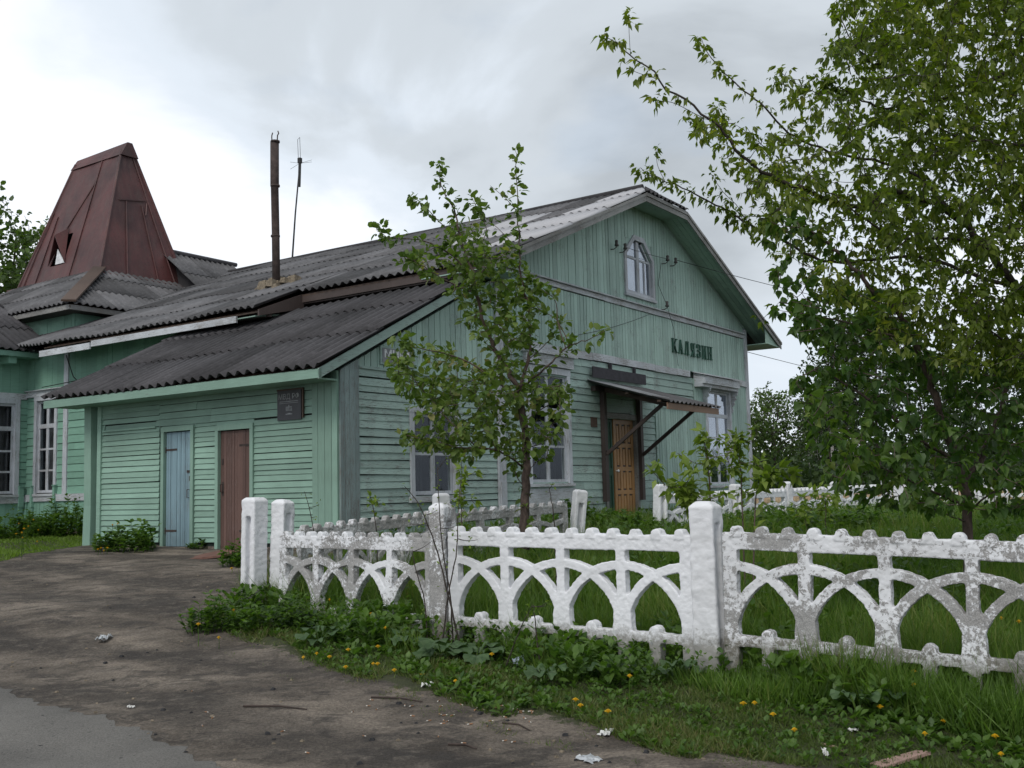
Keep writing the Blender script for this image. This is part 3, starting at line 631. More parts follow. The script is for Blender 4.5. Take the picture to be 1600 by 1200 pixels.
# --- windows
def window(P, H, cols, rows, casing=.10, sillw=.06, curtain='curtain', label=None, cm='white_trim_v', split=None, drape=None, gm='window_glass'):
    a0, a1, z0, z1 = H; mb = MB()
    mb.pbox(P, a0-casing, a0+.004, z0-.02, z1+.01, 0, .052); mb.pbox(P, a1-.004, a1+casing, z0-.02, z1+.01, 0, .052); mb.pbox(P, a0-casing-.01, a1+casing+.01, z1-.003, z1+casing, 0, .056)
    for (x0, x1, y0, y1) in ((a0, a0+.012, z0, z1), (a1-.012, a1, z0, z1), (a0+.012, a1-.012, z1-.012, z1), (a0+.012, a1-.012, z0, z0+.012)): mb.pbox(P, x0, x1, y0, y1, -.13, -.001)
    w = mb.build('window', cm, ST)
    if label: w['label'] = label
    mb = MB(); mb.pbox(P, a0-casing-.04, a1+casing+.04, z0-.02-sillw, z0-.021, -.0, .085); mb.build('sill', 'white_trim', w)
    s = MB(); bw = .022; cw = (a1-a0)/cols
    for c in range(cols):
        x0 = a0+.012+c*cw if c == 0 else a0+c*cw; x1 = a1-.012 if c == cols-1 else a0+(c+1)*cw
        s.pbox(P, x0, x0+.05, z0+.012, z1-.012, -.055, -.018); s.pbox(P, x1-.05, x1, z0+.012, z1-.012, -.055, -.018)
        s.pbox(P, x0+.05, x1-.05, z0+.012, z0+.062, -.054, -.019); s.pbox(P, x0+.05, x1-.05, z1-.062, z1-.012, -.054, -.019)
        for r_ in rows:
            zz = z0+(z1-z0)*r_; s.pbox(P, x0+.05, x1-.05, zz-bw, zz+bw, -.050, -.021)
    if split:
        zz = z0+(z1-z0)*split; s.pbox(P, a0+.012, a1-.012, zz-.05, zz+.05, -.062, -.008)
    s.build('sash', 'white_trim_v', w)
    g = MB(); g.pbox(P, a0+.03, a1-.03, z0+.03, z1-.03, -.040, -.034); g.build('pane', gm, w)
    k = MB(); n = 40
    for i in range(n):                              # pleated curtain
        x0 = a0+(a1-a0)*i/n; x1 = a0+(a1-a0)*(i+1)/n; q0 = .012*math.sin(i*1.9); q1 = .012*math.sin((i+1)*1.9)
        if drape and not drape((x0+x1)/2): continue
        k.hexa([P(x0, z0, -.30+q0), P(x1, z0, -.30+q1), P(x1, z0, -.296+q1), P(x0, z0, -.296+q0), P(x0, z1, -.30+q0), P(x1, z1, -.30+q1), P(x1, z1, -.296+q1), P(x0, z1, -.296+q0)])
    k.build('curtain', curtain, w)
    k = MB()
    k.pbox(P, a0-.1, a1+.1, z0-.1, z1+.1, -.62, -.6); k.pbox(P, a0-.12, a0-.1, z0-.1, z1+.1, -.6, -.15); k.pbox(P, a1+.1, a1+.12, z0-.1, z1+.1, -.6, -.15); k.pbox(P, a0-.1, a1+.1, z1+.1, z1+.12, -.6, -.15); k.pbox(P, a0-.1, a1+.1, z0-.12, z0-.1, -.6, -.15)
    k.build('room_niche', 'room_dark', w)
    return w
window(PG, W1, 2, (.5,), .09, .10, label='low two-sash window on the annex gable', drape=lambda a: a < 2.3 or a > 2.55, gm='dim_reflection_glass')
w2 = window(PG, W2, 2, (.33,), .12, label='tall window behind the apple tree', split=.66, gm='dim_reflection_glass')
w3 = window(PG, W3, 2, (.26, .50), .10, label='tall window under a carved hood', split=.74)
window(PB, (11.80, 12.55, 1.80, 4.0), 2, (.24, .47), .10, label='narrow window beside the annex', split=.72, curtain='curtain_pale', gm='dim_reflection_glass')
window(PW, (1.02, 2.42, 1.80, 3.95), 2, (.24, .47), .11, label='wide window of the left wing', split=.72, curtain='curtain_pale', gm='dim_reflection_glass')
mb = MB(); mb.pbox(PG, 4.98, 6.72, 4.0, 4.22, 0, .10); mb.pbox(PG, 4.9, 6.8, 4.22, 4.27, 0, .16); mb.build('window_head', 'white_trim', w2); mb = MB(); mb.pbox(PG, 4.95, 6.75, 1.30, 1.60, .0, .045)
mb.build('apron_board', 'white_trim', w2)
# carved hood over the third window
mb = MB()
mb.hexa([PG(12.72, 4.14, .0), PG(15.02, 4.14, .0), PG(15.02, 4.14, .30), PG(12.72, 4.14, .30), PG(12.72, 4.42, .0), PG(15.02, 4.42, .0), PG(15.02, 4.33, .30), PG(12.72, 4.33, .30)])
mb.hexa([PG(12.66, 4.425, 0), PG(15.1, 4.425, 0), PG(15.1, 4.335, .36), PG(12.66, 4.335, .36), PG(12.66, 4.455, 0), PG(15.1, 4.455, 0), PG(15.1, 4.365, .36), PG(12.66, 4.365, .36)])
mb.pbox(PG, 12.70, 15.04, 4.06, 4.14, .02, .24)
mb.build('window_hood', 'white_trim', w3)
mb = MB()
prof = [(.0, 4.06), (.24, 4.06), (.22, 3.98), (.16, 3.93), (.19, 3.86), (.12, 3.80), (.13, 3.72), (.06, 3.66), (.09, 3.58), (.05, 3.50), (.0, 3.44)]
for a in (13.20, 14.98):
    mb = MB(); b = len(mb.v)
    for q in (0, .04):
        mb.v += [tuple(PG(a+q, z, d)) for d, z in prof]
    n = len(prof); mb.f.append(tuple(range(b, b+n))); mb.f.append(tuple(b+n+i for i in reversed(range(n))))
    for i in range(n): mb.f.append((b+i, b+(i+1) % n, b+n+(i+1) % n, b+n+i))
    mb.t += [.5]*(n+2)
    mb.build('bracket', 'white_trim', w3)
# attic window with cut corners
def attic():
    a0, a1, z0, z1 = WG; cx = (a0+a1)/2; P = PG
    outer = [(a0-.10, z0-.06), (a1+.10, z0-.06), (a1+.10, z1-.35), (cx+.25, z1+.12), (cx-.25, z1+.12), (a0-.10, z1-.35)]
    inner = [(a0, z0), (a1, z0), (a1, z1-.38), (cx+.22, z1), (cx-.22, z1), (a0, z1-.38)]
    mb = MB()
    for i in range(6):
        j = (i+1) % 6; q = [outer[i], outer[j], inner[j], inner[i]]; mb.ppoly(P, q, -.01, .055+.002*(i % 2))
    mb.pbox(P, a0-.13, a1+.13, z0-.12, z0-.06, 0, .085)
    w = mb.build('window', 'white_trim_v', ST); w['label'] = 'attic window with cut upper corners in the gable'
    k = MB(); k.ppoly(P, [(a0-.02, z1-.42), (a0-.02, z1+.02), (cx-.2, z1+.02)], -.05, .018); k.ppoly(P, [(a1+.02, z1-.42), (a1+.02, z1+.02), (cx+.2, z1+.02)], -.05, .018)
    k.build('corner_infill', 'green_gable_v', w)
    s = MB()
    s.pbox(P, a0, a0+.05, z0, z1-.36, -.05, -.01); s.pbox(P, a1-.05, a1, z0, z1-.36, -.05, -.01); s.pbox(P, cx-.06, cx+.06, z0, z1, -.055, .0)
    s.pbox(P, a0+.05, a1-.05, z0, z0+.05, -.051, -.012); s.pbox(P, a0+.05, cx-.06, z0+.80, z0+.85, -.050, -.012); s.pbox(P, cx+.06, a1-.05, z0+.80, z0+.85, -.050, -.012)
    s.pbox(P, a1-.32, a1-.28, z0+.05, z0+.80, -.049, -.013)
    s.ppoly(P, [(a0, z1-.42), (a0+.06, z1-.42), (cx-.18, z1-.05), (cx-.22, z1)], -.05, -.011); s.ppoly(P, [(a1, z1-.42), (a1-.06, z1-.42), (cx+.18, z1-.05), (cx+.22, z1)], -.05, -.011)
    s.build('sash', 'white_trim_v', w)
    g = MB(); g.ppoly(P, inner, -.036, -.03); g.build('pane', 'window_glass', w)
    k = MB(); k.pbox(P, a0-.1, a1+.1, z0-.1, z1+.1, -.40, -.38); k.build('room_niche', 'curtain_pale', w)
attic()
# entrance door: wooden carved leaf and narrow green leaf
mb = MB(); P = PG
mb.pbox(P, 8.0, 8.10, .80, 3.2, -.12, .045); mb.pbox(P, 9.43, 9.52, .80, 3.2, -.12, .045); mb.pbox(P, 8.0, 9.52, 3.08, 3.2, -.12, .048)
ED = mb.build('door', 'grey_board', ST); ED['label'] = 'carved entrance door under the canopy'
mb = MB(); mb.pbox(P, 8.10, 8.50, .92, 3.08, -.10, -.05); mb.pbox(P, 8.14, 8.2, 1.0, 3.0, -.05, -.035); mb.pbox(P, 8.40, 8.46, 1.0, 3.0, -.05, -.035); mb.pbox(P, 8.2, 8.4, 1.85, 2.0, -.05, -.036)
mb.build('side_leaf', 'dark_green_paint', ED)
mb = MB(); a0, a1 = 8.52, 9.42
mb.pbox(P, a0, a1, .92, 3.08, -.09, -.055, .4)
cols3 = [a0+.11+i*(a1-a0-.22-.16)/2 for i in range(3)]
zr = [1.02, 1.53, 2.04, 2.55]
xs_ = [a0, *sum([[c, c+.16] for c in cols3], []), a1]; zs_ = [.92, *sum([[z, z+.42] for z in zr], []), 3.08]
for i in range(len(xs_)-1):
    for j in range(len(zs_)-1):
        pit = (i % 2 == 1) and (j % 2 == 1)
        if not pit: mb.pbox(P, xs_[i], xs_[i+1], zs_[j], zs_[j+1], -.055, -.03, .45)
        else: mb.pbox(P, xs_[i]+.035, xs_[i+1]-.035, zs_[j]+.035, zs_[j+1]-.035, -.055, -.034, .55)
mb.build('door_leaf', 'varnished_door', ED)
mb = MB()
for i in range(3):
    for z in zr: mb.pbox(P, cols3[i]+.001, cols3[i]+.159, z+.001, z+.419, -.0551, -.053)
mb.build('panel_groove', 'dark_wood_v', ED)
mb = MB(); mb.tube([P(8.58, 1.95, -.03), P(8.58, 1.95, .03)], .012); mb.tube([P(8.58, 1.95, .028), P(8.58, 1.95, .045)], [.03, .02], 10); mb.build('handle', 'sign_white', ED)
mb = MB(); hboards(mb, PG, 8.1, 9.43, 3.2, 3.62, .14); mb.pbox(PG, 7.85, 9.7, .66, .90, .04, .75); mb.pbox(PG, 7.95, 9.6, .5, .74, .75, 1.1)
mb.build('door_step', 'mortar', ST) if False else None
mb = MB(); mb.pbox(PG, 7.85, 9.7, .60, .88, .04, .75); mb.pbox(PG, 7.95, 9.6, .5, .74, .75, 1.1); mb.build('doorstep', 'mortar', ST)
# canopy over the door
mb = MB()
mb.pbox(PG, 7.86, 7.98, 1.30, 3.72, .03, .13); mb.pbox(PG, 9.50, 9.62, 1.30, 3.62, .03, .13)
mb.pbox(PG, 7.5, 9.9, 3.62, 3.72, .035, .14)
CN = mb.build('door_canopy', 'dark_wood_v', ST); CN['label'] = 'sloping wooden canopy on braces above the entrance'
for a in (7.92, 9.56):
    mb = MB(); mb.beam((a, -.13, 2.30), (a, -1.46, 3.26), .06, .07); mb.build('brace', 'dark_wood_v', CN)
    mb = MB(); mb.beam((a, -.03, 3.70), (a, -1.78, 3.20), .06, .10); mb.build('rafter', 'bare_wood', CN)
for k in range(2):
    mb = MB(); mb.beam((7.45, -(.9+.72*k), 3.51-.21*k), (9.95, -(.9+.72*k), 3.51-.21*k), .08, .04); mb.build('purlin', 'bare_wood', CN)
mb = MB(); mb.beam((7.45, -1.80, 3.19), (9.98, -1.80, 3.19), .025, .13); mb.build('fascia', 'tan_wood', CN)
def corr_sheet(O, A, B, wa, lb, pitch, amp, tintf, rows=1, step=6):
    O = np.array(O, float); A = np.array(A, float); B = np.array(B, float); Nn = np.cross(A, B); Nn /= np.linalg.norm(Nn)
    mb = MB(); n = max(2, int(wa/pitch*step))
    for i in range(n+1):
        a = wa*i/n; hgt = amp*math.cos(2*math.pi*a/pitch)
        for b in (0, lb): mb.v.append(tuple(O+A*a+B*b+Nn*hgt))
    for i in range(n): mb.f.append((2*i, 2*i+2, 2*i+3, 2*i+1)); mb.t.append(tintf)
    return mb
bdir = np.array([0, 1.85, .55]); bl = np.linalg.norm(bdir); bdir /= bl
o = corr_sheet((7.42, -1.86, 3.285), (1, 0, 0), bdir, 2.58, bl+.03, .20, .024, .35).build('roof_sheet', 'slate', CN, recalc=False)
md = o.modifiers.new('thick', 'SOLIDIFY'); md.thickness = .010
mb = MB(); mb.hexa([(7.36, -1.50, 3.405), (8.2, -1.50, 3.405), (8.2, .0, 3.86), (7.36, .0, 3.86), (7.36, -1.50, 3.412), (8.2, -1.50, 3.412), (8.2, .0, 3.867), (7.36, .0, 3.867)])
mb.build('flashing', 'zinc', CN)
# --- roofs
def corr_roof(name, O, A, B, a0, a1, b0, b1, mat, pitch=.20, amp=.032, row=1.55, sheet=1.12, light=None, sag=None, parent=ST, ragged=0.0, tmin=0., step=6, off0=0):
    """corrugated sheets laid in rows; b0,b1 functions of a"""
    O = np.array(O, float); A = np.array(A, float)/np.linalg.norm(A); B = np.array(B, float)/np.linalg.norm(B); Nn = np.cross(A, B); Nn /= np.linalg.norm(Nn)
    if Nn[2] < 0: Nn = -Nn
    mb = MB(); da = pitch/step; fb0 = b0 if callable(b0) else (lambda a: b0); fb1 = b1 if callable(b1) else (lambda a: b1)
    A0 = a0
    while A0 < a1-1e-6:
        A1 = min(A0+sheet, a1); n = max(1, int(round((A1-A0)/da)))
        lo = min(fb0(A0), fb0(A1)); hi = max(fb1(A0), fb1(A1)); r = off0; first = True
        while r < hi:
            br0, br1 = r, r+row+.12
            jit = random.uniform(-.02, .02)*(1 if ragged == 0 else ragged*2); jz = random.uniform(0, .008); tt = tmin+random.random()*(.85-tmin)
            if light and light((A0+A1)/2, (br0+br1)/2): tt = 1.0
            base = len(mb.v); ok = []
            for i in range(n+1):
                a = A0+(A1-A0)*i/n; s0 = max(fb0(a), br0+(jit if br0 > fb0(a)+.05 or ragged else 0)); s1 = min(fb1(a), br1)
                ok.append(s1 > s0+.01); s1 = max(s1, s0+.0005)
                hg = amp*math.cos(2*math.pi*a/pitch)+jz
                for q in (s0, (s0+s1)/2, s1):
                    tilt = .020*(1-(q-br0)/row); sg = sag(a, q) if sag else 0
                    mb.v.append(tuple(O+A*a+B*q+Nn*(hg+tilt)+np.array([0, 0, sg])))
            for i in range(n):
                if ok[i] and ok[i+1]:
                    k = base+3*i
                    for q in (0, 1): mb.f.append((k+q, k+3+q, k+4+q, k+1+q)); mb.t.append(tt)
            r += row
        A0 = A1
    o = mb.build(name, mat, parent, recalc=False)
    o.data.polygons.foreach_set('use_smooth', [True]*len(o.data.polygons))
    md = o.modifiers.new('thick', 'SOLIDIFY'); md.thickness = .009; md.offset = -1
    return o
sl = math.hypot(1, RS); EV = .65
main_sag = lambda a, b: -.05*math.sin((a+.65)*.9)*.4 - .025*math.sin(a*2.3+b*.9)*.6
up = np.array([1, 0, RS])/sl
# left slope, front part: eave at t=3.05, z=5.6
LR = (TC-3.05)*sl
def hipcut(a): return (TC-3.05-max(0, (1.07-(a+.65)*1.07/.62)))*sl if a < -.03 else LR
corr_roof('roof', (3.05, 0, 5.60), (0, 1, 0), up, -EV-.03, 4.0, 0, hipcut, 'slate', light=lambda a, b: (a < 2.3 and (b > 3.6-.0*a) and ((b*.55+a*1.9) % 3.0 < 1.75)) or (a < .5 and b > 1.6 and b < 6), sag=main_sag, ragged=.8)
LB = (TC-1.95)*sl
corr_roof('roof', (1.95, 0, 5.60-RS*1.1), (0, 1, 0), up, 4.0, 14.6, lambda a: 0 if a < 11.1 else (a-11.1)*.2, LB, 'slate', sag=main_sag, ragged=1.2)
# right slope
dn = np.array([-1, 0, RS])/sl
corr_roof('roof', (TC+7.15, 0, 5.60), (0, 1, 0), dn, -EV-.03, 14.6, 0, hipcut, 'slate', step=4)
mb = MB()
def deck(t0, z0, t1, z1, sa, sb): mb.hexa([(t0, sa, z0-.03), (t1, sa, z1-.03), (t1, sb, z1-.03), (t0, sb, z0-.03), (t0, sa, z0), (t1, sa, z1), (t1, sb, z1), (t0, sb, z0)])
deck(3.12, 5.60+.07*RS-.075, TC, ZR-.11, .06, 4.0); deck(2.05, 5.60-RS*1.0-.075, TC, ZR-.11, 4.0, 11.2)
mb.build('roof_deck', 'bare_wood', ST)
mb = MB(); deck(TC+7.0, 5.6+.15*RS-.12, TC, ZR-.12, .06, 14.4); mb.build('roof_deck', 'bare_wood', ST)
mb = MB(); mb.hexa([(2.0, 3.97, 5.0), (3.16, 3.97, 5.28), (3.16, 4.01, 5.28), (2.0, 4.01, 5.0), (2.0, 3.97, 5.12), (3.16, 3.97, 5.58), (3.16, 4.01, 5.58), (2.0, 4.01, 5.12)]); mb.box(2.8, 4.2, 4.0, 6.1, 4.4, 5.16); mb.build('eave_end', 'dark_wood_v', ST)
mb = MB(); mb.hexa([(3.1, 11.9, 6.28), (5.64, 14.5, 7.86), (5.64, 18.6, 7.86), (3.1, 21, 6.28), (3.1, 11.9, 6.32), (5.64, 14.5, 7.9), (5.64, 18.6, 7.9), (3.1, 21, 6.32)]); mb.hexa([(3.1, 11.9, 6.28), (11.1, 11.9, 6.28), (8.54, 14.5, 7.86), (5.64, 14.5, 7.86), (3.1, 11.9, 6.32), (11.1, 11.9, 6.32), (8.54, 14.5, 7.9), (5.64, 14.5, 7.9)]); mb.build('roof_deck', 'bare_wood', ST)
mb = MB(); deck(-.53, 3.425, 2.75, 5.06, -.10, 6.75); mb.build('roof_deck', 'bare_wood', ST)
# small hip at the gable peak
hp = np.array([0, .62, .45]); hl = np.linalg.norm(hp)
corr_roof('roof', (TC, -EV-.06, 8.155), (1, 0, 0), hp, -1.07, 1.07, 0, lambda a: max(.01, (1.07-abs(a))/1.07*hl), 'slate_dark', row=.5, ragged=1.)
mb = MB(); mb.tube([(TC, -.06, ZR+.03), (TC, 5, ZR+.0), (TC, 10, ZR+.03), (TC, 14.6, ZR+.03)], .07, 8); mb.build('ridge_cap', 'slate_dark', ST)
# annex roof
AS = .50; asl = math.hypot(1, AS)
corr_roof('roof', (-.62, 0, 3.44), (0, 1, 0), (1, 0, AS), -.24, 6.85, 0, (2.95+.62)*asl, 'slate_dark', pitch=.215, amp=.040, row=1.45, ragged=.3, tmin=.2, sag=lambda a, b: .02*math.sin(a*1.1))
mb = MB(); mb.hexa([(-.60, -.20, 3.28), (-.55, -.20, 3.28), (-.55, 6.8, 3.28), (-.60, 6.8, 3.28), (-.60, -.20, 3.41), (-.55, -.20, 3.43), (-.55, 6.8, 3.43), (-.60, 6.8, 3.41)])
mb.hexa([(-.55, 0, 3.29), (.0, 0, 3.29), (.0, 6.7, 3.29), (-.55, 6.7, 3.29), (-.55, 0, 3.31), (.0, 0, 3.32), (.0, 6.7, 3.32), (-.55, 6.7, 3.31)])
mb.build('fascia', 'green_annex', ST)
mb = MB()                                             # verge boards of the annex roof along the gable
mb.hexa([(-.60, -.17, 3.27), (3.0, -.17, 5.07), (3.0, -.20, 5.07), (-.60, -.20, 3.27), (-.60, -.17, 3.42), (3.0, -.17, 5.22), (3.0, -.20, 5.22), (-.60, -.20, 3.42)])
mb.hexa([(-.55, -.17, 3.33), (4.05, -.17, 5.63), (4.05, .0, 5.63), (-.55, .0, 3.33), (-.55, -.17, 3.35), (4.05, -.17, 5.65), (4.05, .0, 5.65), (-.55, .0, 3.35)])
mb.build('verge_board', 'green_gable', ST)
# eaves of the main roof: brown plate, fascia, soffits, bargeboards
mb = MB(); mb.box(3.12, 3.16, -.55, 4.1, 5.40, 5.56); mb.box(3.16, 4.1, 0.05, 4.1, 5.37, 5.40)
mb.box(2.3, 2.34, 4.0, 7.6, 5.02, 5.20)
mb.build('wall_plate', 'dark_wood_v', ST)
mb = MB(); mb.box(1.98, 2.02, 4.6, 9.3, 4.93, 5.06); mb.box(1.96, 2.0, 9.32, 11.25, 4.88, 5.02); mb.build('fascia', 'white_trim', ST)
mb = MB(); mb.hexa([(2.02, 4.1, 5.0), (2.75, 4.1, 5.1), (2.75, 11.2, 5.1), (2.02, 11.2, 5.0), (2.02, 4.1, 5.02), (2.75, 4.1, 5.14), (2.75, 11.2, 5.14), (2.02, 11.2, 5.02)])
mb.build('soffit', 'green_soffit', ST)
mb = MB()
nb = 5                                               # gable soffit planks run down the slope
for sgn in (-1, 1):
    for k in range(nb):
        y0 = -EV+EV*k/nb+.004; y1 = -EV+EV*(k+1)/nb-.004
        for (ta, tb) in ((1.07, 4.1), (4.1, 7.1)):
            x0 = TC+sgn*ta; x1 = TC+sgn*tb; za = ZR-RS*ta-.10; zb = ZR-RS*tb-.10
            mb.hexa([(x0, y0, za), (x1, y0, zb), (x1, y1, zb), (x0, y1, za), (x0, y0, za+.02), (x1, y0, zb+.02), (x1, y1, zb+.02), (x0, y1, za+.02)])
    # boxed return at the eave
    x0 = TC+sgn*6.05; x1 = TC+sgn*7.1
    mb.hexa([(x0, -EV, 5.46), (x1, -EV, 5.44), (x1, 0.9 if sgn < 0 else 14, 5.44), (x0, 0.9 if sgn < 0 else 14, 5.46), (x0, -EV, 5.48), (x1, -EV, 5.46), (x1, .9 if sgn < 0 else 14, 5.46), (x0, .9 if sgn < 0 else 14, 5.48)])
mb.hexa([(TC-1.07, -EV, 8.04), (TC+1.07, -EV, 8.04), (TC+1.07, 0, 8.04), (TC-1.07, 0, 8.04), (TC-1.07, -EV, 8.06), (TC+1.07, -EV, 8.06), (TC+1.07, 0, 8.06), (TC-1.07, 0, 8.06)])
mb.hexa([(TC+6.05, -EV+.03, 5.47), (TC+7.08, -EV+.03, 5.47), (TC+7.08, -EV+.05, 5.47), (TC+6.05, -EV+.05, 5.47), (TC+6.05, -EV+.03, 5.96), (TC+7.08, -EV+.03, 5.52), (TC+7.08, -EV+.05, 5.52), (TC+6.05, -EV+.05, 5.96)])
mb.build('soffit', 'green_soffit', ST)
mb = MB()
for sgn in (-1, 1):
    for lay, (h0, h1, y) in enumerate(((-.21, -.05, -EV-.025), (-.085, -.02, -EV-.05))):
        x0 = TC+sgn*(1.07); x1 = TC+sgn*7.12; z0_ = ZR-RS*1.07; z1_ = ZR-RS*7.12
        mb.hexa([(x0, y, z0_+h0), (x1, y, z1_+h0), (x1, y+.025, z1_+h0), (x0, y+.025, z0_+h0), (x0, y, z0_+h1), (x1, y, z1_+h1), (x1, y+.025, z1_+h1), (x0, y+.025, z0_+h1)])
mb.box(TC-1.07, TC+1.07, -EV-.028, -EV-.002, 7.94, 8.11); mb.box(TC-1.07, TC+1.07, -EV-.052, -EV-.029, 8.06, 8.135)
mb.build('bargeboard', 'grey_board', ST)
mb = MB(); mb.hexa([(TC+1.0, -.03, 8.0), (TC+6.0, -.03, 5.9), (TC+6.0, .0, 5.9), (TC+1.0, .0, 8.0), (TC+1., -.03, 8.06), (TC+6., -.03, 5.96), (TC+6., .0, 5.96), (TC+1., 0, 8.06)])
mb.build('frieze_board', 'green_gable', ST)
# cross roof behind the tower
corr_roof('roof', (7.9, 12.7, 7.25), (1, 0, 0), (0, 2.3, 1.75), 0, 2.9, lambda a: max(0, .9-a*2), math.hypot(2.3, 1.75), 'slate', step=4)
corr_roof('roof', (10.8, 17.3, 7.25), (-1, 0, 0), (0, -2.3, 1.75), 0, 2.9, 0, math.hypot(2.3, 1.75), 'slate', step=4)
mb = MB(); mb.tube([(7.9, 15.0, 9.05), (10.9, 15.0, 9.05)], .07, 8); mb.build('ridge_cap', 'slate_dark', ST)
mb = MB(); mb.hexa([(8.28, 12.9, 7.0), (8.32, 12.9, 7.0), (8.32, 15, 7.0), (8.28, 15, 7.0), (8.28, 12.9, 7.36), (8.32, 12.9, 7.36), (8.32, 15, 8.9), (8.28, 15, 8.9)]); mb.build('cheek_wall', 'slate_dark', ST)
# lean-to roof of the left wing
corr_roof('roof', (-4.5, 12.35, 5.16), (1, 0, 0), (0, 1, .55), 0, 7.75, 0, 4.0, 'slate_dark', amp=.03)
mb = MB(); mb.box(-4.4, 3.1, 12.40, 12.44, 5.02, 5.14); mb.box(-4.4, 3.1, 12.44, 13.0, 5.04, 5.06); mb.build('fascia', 'green_wing', ST)
mb = MB(); mb.box(1.95, 2.15, 12.5, 12.9, 4.86, 5.03); mb.build('eave_bracket', 'green_wing', ST)
# tower skirt roof and spire
t0, s0, DD, LL, aa, z0, z1 = 5.64, 14.5, 2.9, 4.07, .88, 7.96, 12.04
et, es, ez = 3.05, 11.85, 6.36; et2 = t0+DD+2.59; es2 = s0+LL+2.59
ski = math.hypot(2.59, z0-ez)
corr_roof('roof', (et, es, ez), (0, 1, 0), (2.59, 0, z0-ez), 0, es2-es, 0, lambda a: ski*min(1, a/2.65, (es2-es-a)/2.59), 'slate', row=1.2)
corr_roof('roof', (et2, es, ez), (-1, 0, 0), (0, 2.65, z0-ez), 0, et2-et, 0, lambda a: math.hypot(2.65, z0-ez)*min(1, a/2.59, (et2-et-a)/2.59), 'slate', row=1.2)
mb = MB(); mb.beam((et-.03, es-.03, ez+.05), (t0, s0, z0+.08), .34, .05); mb.build('hip_cap', 'bare_wood', ST)
mb = MB()
mb.box(et+.04, et+.08, es+.06, es2, ez-.14, ez-.02); mb.box(et+.08, et2, es+.04, es+.08, ez-.14, ez-.02); mb.build('fascia', 'grey_board', ST)
mb = MB(); mb.box(et+.08, 3.6, es+.1, es2, ez-.13, ez-.10); mb.box(3.6, et2, es+.1, 12.4, ez-.13, ez-.10); mb.build('soffit', 'dark_wood_v', ST)
def spire():
    mb = MB(); tm = t0+DD/2; h = .20
    P0 = [(t0, s0, z0), (t0, s0+LL, z0), (t0+DD, s0+LL, z0), (t0+DD, s0, z0)]
    P1 = [(tm-h, s0+aa, z1-.12), (tm-h, s0+LL-aa, z1-.12), (tm+h, s0+LL-aa, z1-.12), (tm+h, s0+aa, z1-.12)]
    # concave flare: kick out at the foot
    P0k = [(t0-.22, s0-.22, z0-.10), (t0-.22, s0+LL+.22, z0-.10), (t0+DD+.22, s0+LL+.22, z0-.10), (t0+DD+.22, s0-.22, z0-.10)]
    rings = [P0k, P0]
    for k in range(1, 9):
        f = k/8; rings.append([tuple(a*(1-f)+b*f for a, b in zip(p, q)) for p, q in zip(P0, P1)])
    nseg = 6; V = []; F = []
    for ring in rings:
        for i in range(4):
            p, q = np.array(ring[i]), np.array(ring[(i+1) % 4])
            for j in range(nseg):
                w = p*(1-j/nseg)+q*j/nseg; w = w+np.array([random.uniform(-.012, .012), random.uniform(-.012, .012), 0]); V.append(tuple(w))
    n = 4*nseg
    # opening in the front face (face index 0: front, running along s)
    for r_ in range(len(rings)-1):
        for j in range(n):
            if j == 3 and r_ in (2, 3): continue
            F.append((r_*n+j, r_*n+(j+1) % n, (r_+1)*n+(j+1) % n, (r_+1)*n+j))
    F.append(tuple((len(rings)-1)*n+j for j in range(n)))
    mb.v = V; mb.f = F; mb.t = [random.random() for _ in F]
    sp = mb.build('spire_roof', 'red_tin', ST, recalc=True)
    md = sp.modifiers.new('thick', 'SOLIDIFY'); md.thickness = .02
    # standing seams
    mb = MB()
    def seam(p, q, w=.03): mb.beam(p, q, w, w)
    lerp = lambda a, b, f: np.array(a)*(1-f)+np.array(b)*f
    for i in range(4): mb.tube([P0k[i], P0[i], P1[i]], .045, 6)
    A0_, B0_ = np.array(P0[0]), np.array(P0[1]); A1_, B1_ = np.array(P1[0]), np.array(P1[1])
    fr_ = lambda u_, f: lerp(lerp(A0_, B0_, u_), lerp(A1_, B1_, u_), f)+np.array([-.02, 0, .01])
    for (u0, f0, u1, f1) in ((.36, 0, .36, .97), (.36, .78, .62, .42), (.78, 0, .86, .55), (.93, 0, .98, .6), (.36, .62, .36, .62)):
        if (u0, f0) != (u1, f1): seam(fr_(u0, f0), fr_(u1, f1))
    C0, D0 = np.array(P0[0]), np.array(P0[3]); C1, D1 = np.array(P1[0]), np.array(P1[3])
    sd_ = lambda u_, f: lerp(lerp(C0, D0, u_), lerp(C1, D1, u_), f)+np.array([0, -.02, .01])
    for (u0, f0, u1, f1) in ((.30, 0, .30, .58), (.66, 0, .66, .58), (.86, 0, .80, .95), (.14, .58, .80, .62), (.70, .50, .80, .60)): seam(sd_(u0, f0), sd_(u1, f1))
    mb.build('seam', 'red_tin', sp)
    mb = MB(); mb.hexa([(tm-.30, s0+aa-.12, z1-.30), (tm+.30, s0+aa-.12, z1-.30), (tm+.30, s0+LL-aa+.12, z1-.30), (tm-.30, s0+LL-aa+.12, z1-.30), (tm-.08, s0+aa-.12, z1+.12), (tm+.08, s0+aa-.12, z1+.12), (tm+.08, s0+LL-aa+.12, z1+.06), (tm-.08, s0+LL-aa+.12, z1+.06)])
    mb.build('ridge_cap', 'red_tin', sp)
    # triangular dormer hatch
    uc = .585; a = fr_(uc-.11, .13); b = fr_(uc+.11, .13); c = fr_(uc, .42)
    out = np.array([-.55, 0, 0]); ap = c+np.array([-.45, 0, -.30])
    mb = MB()
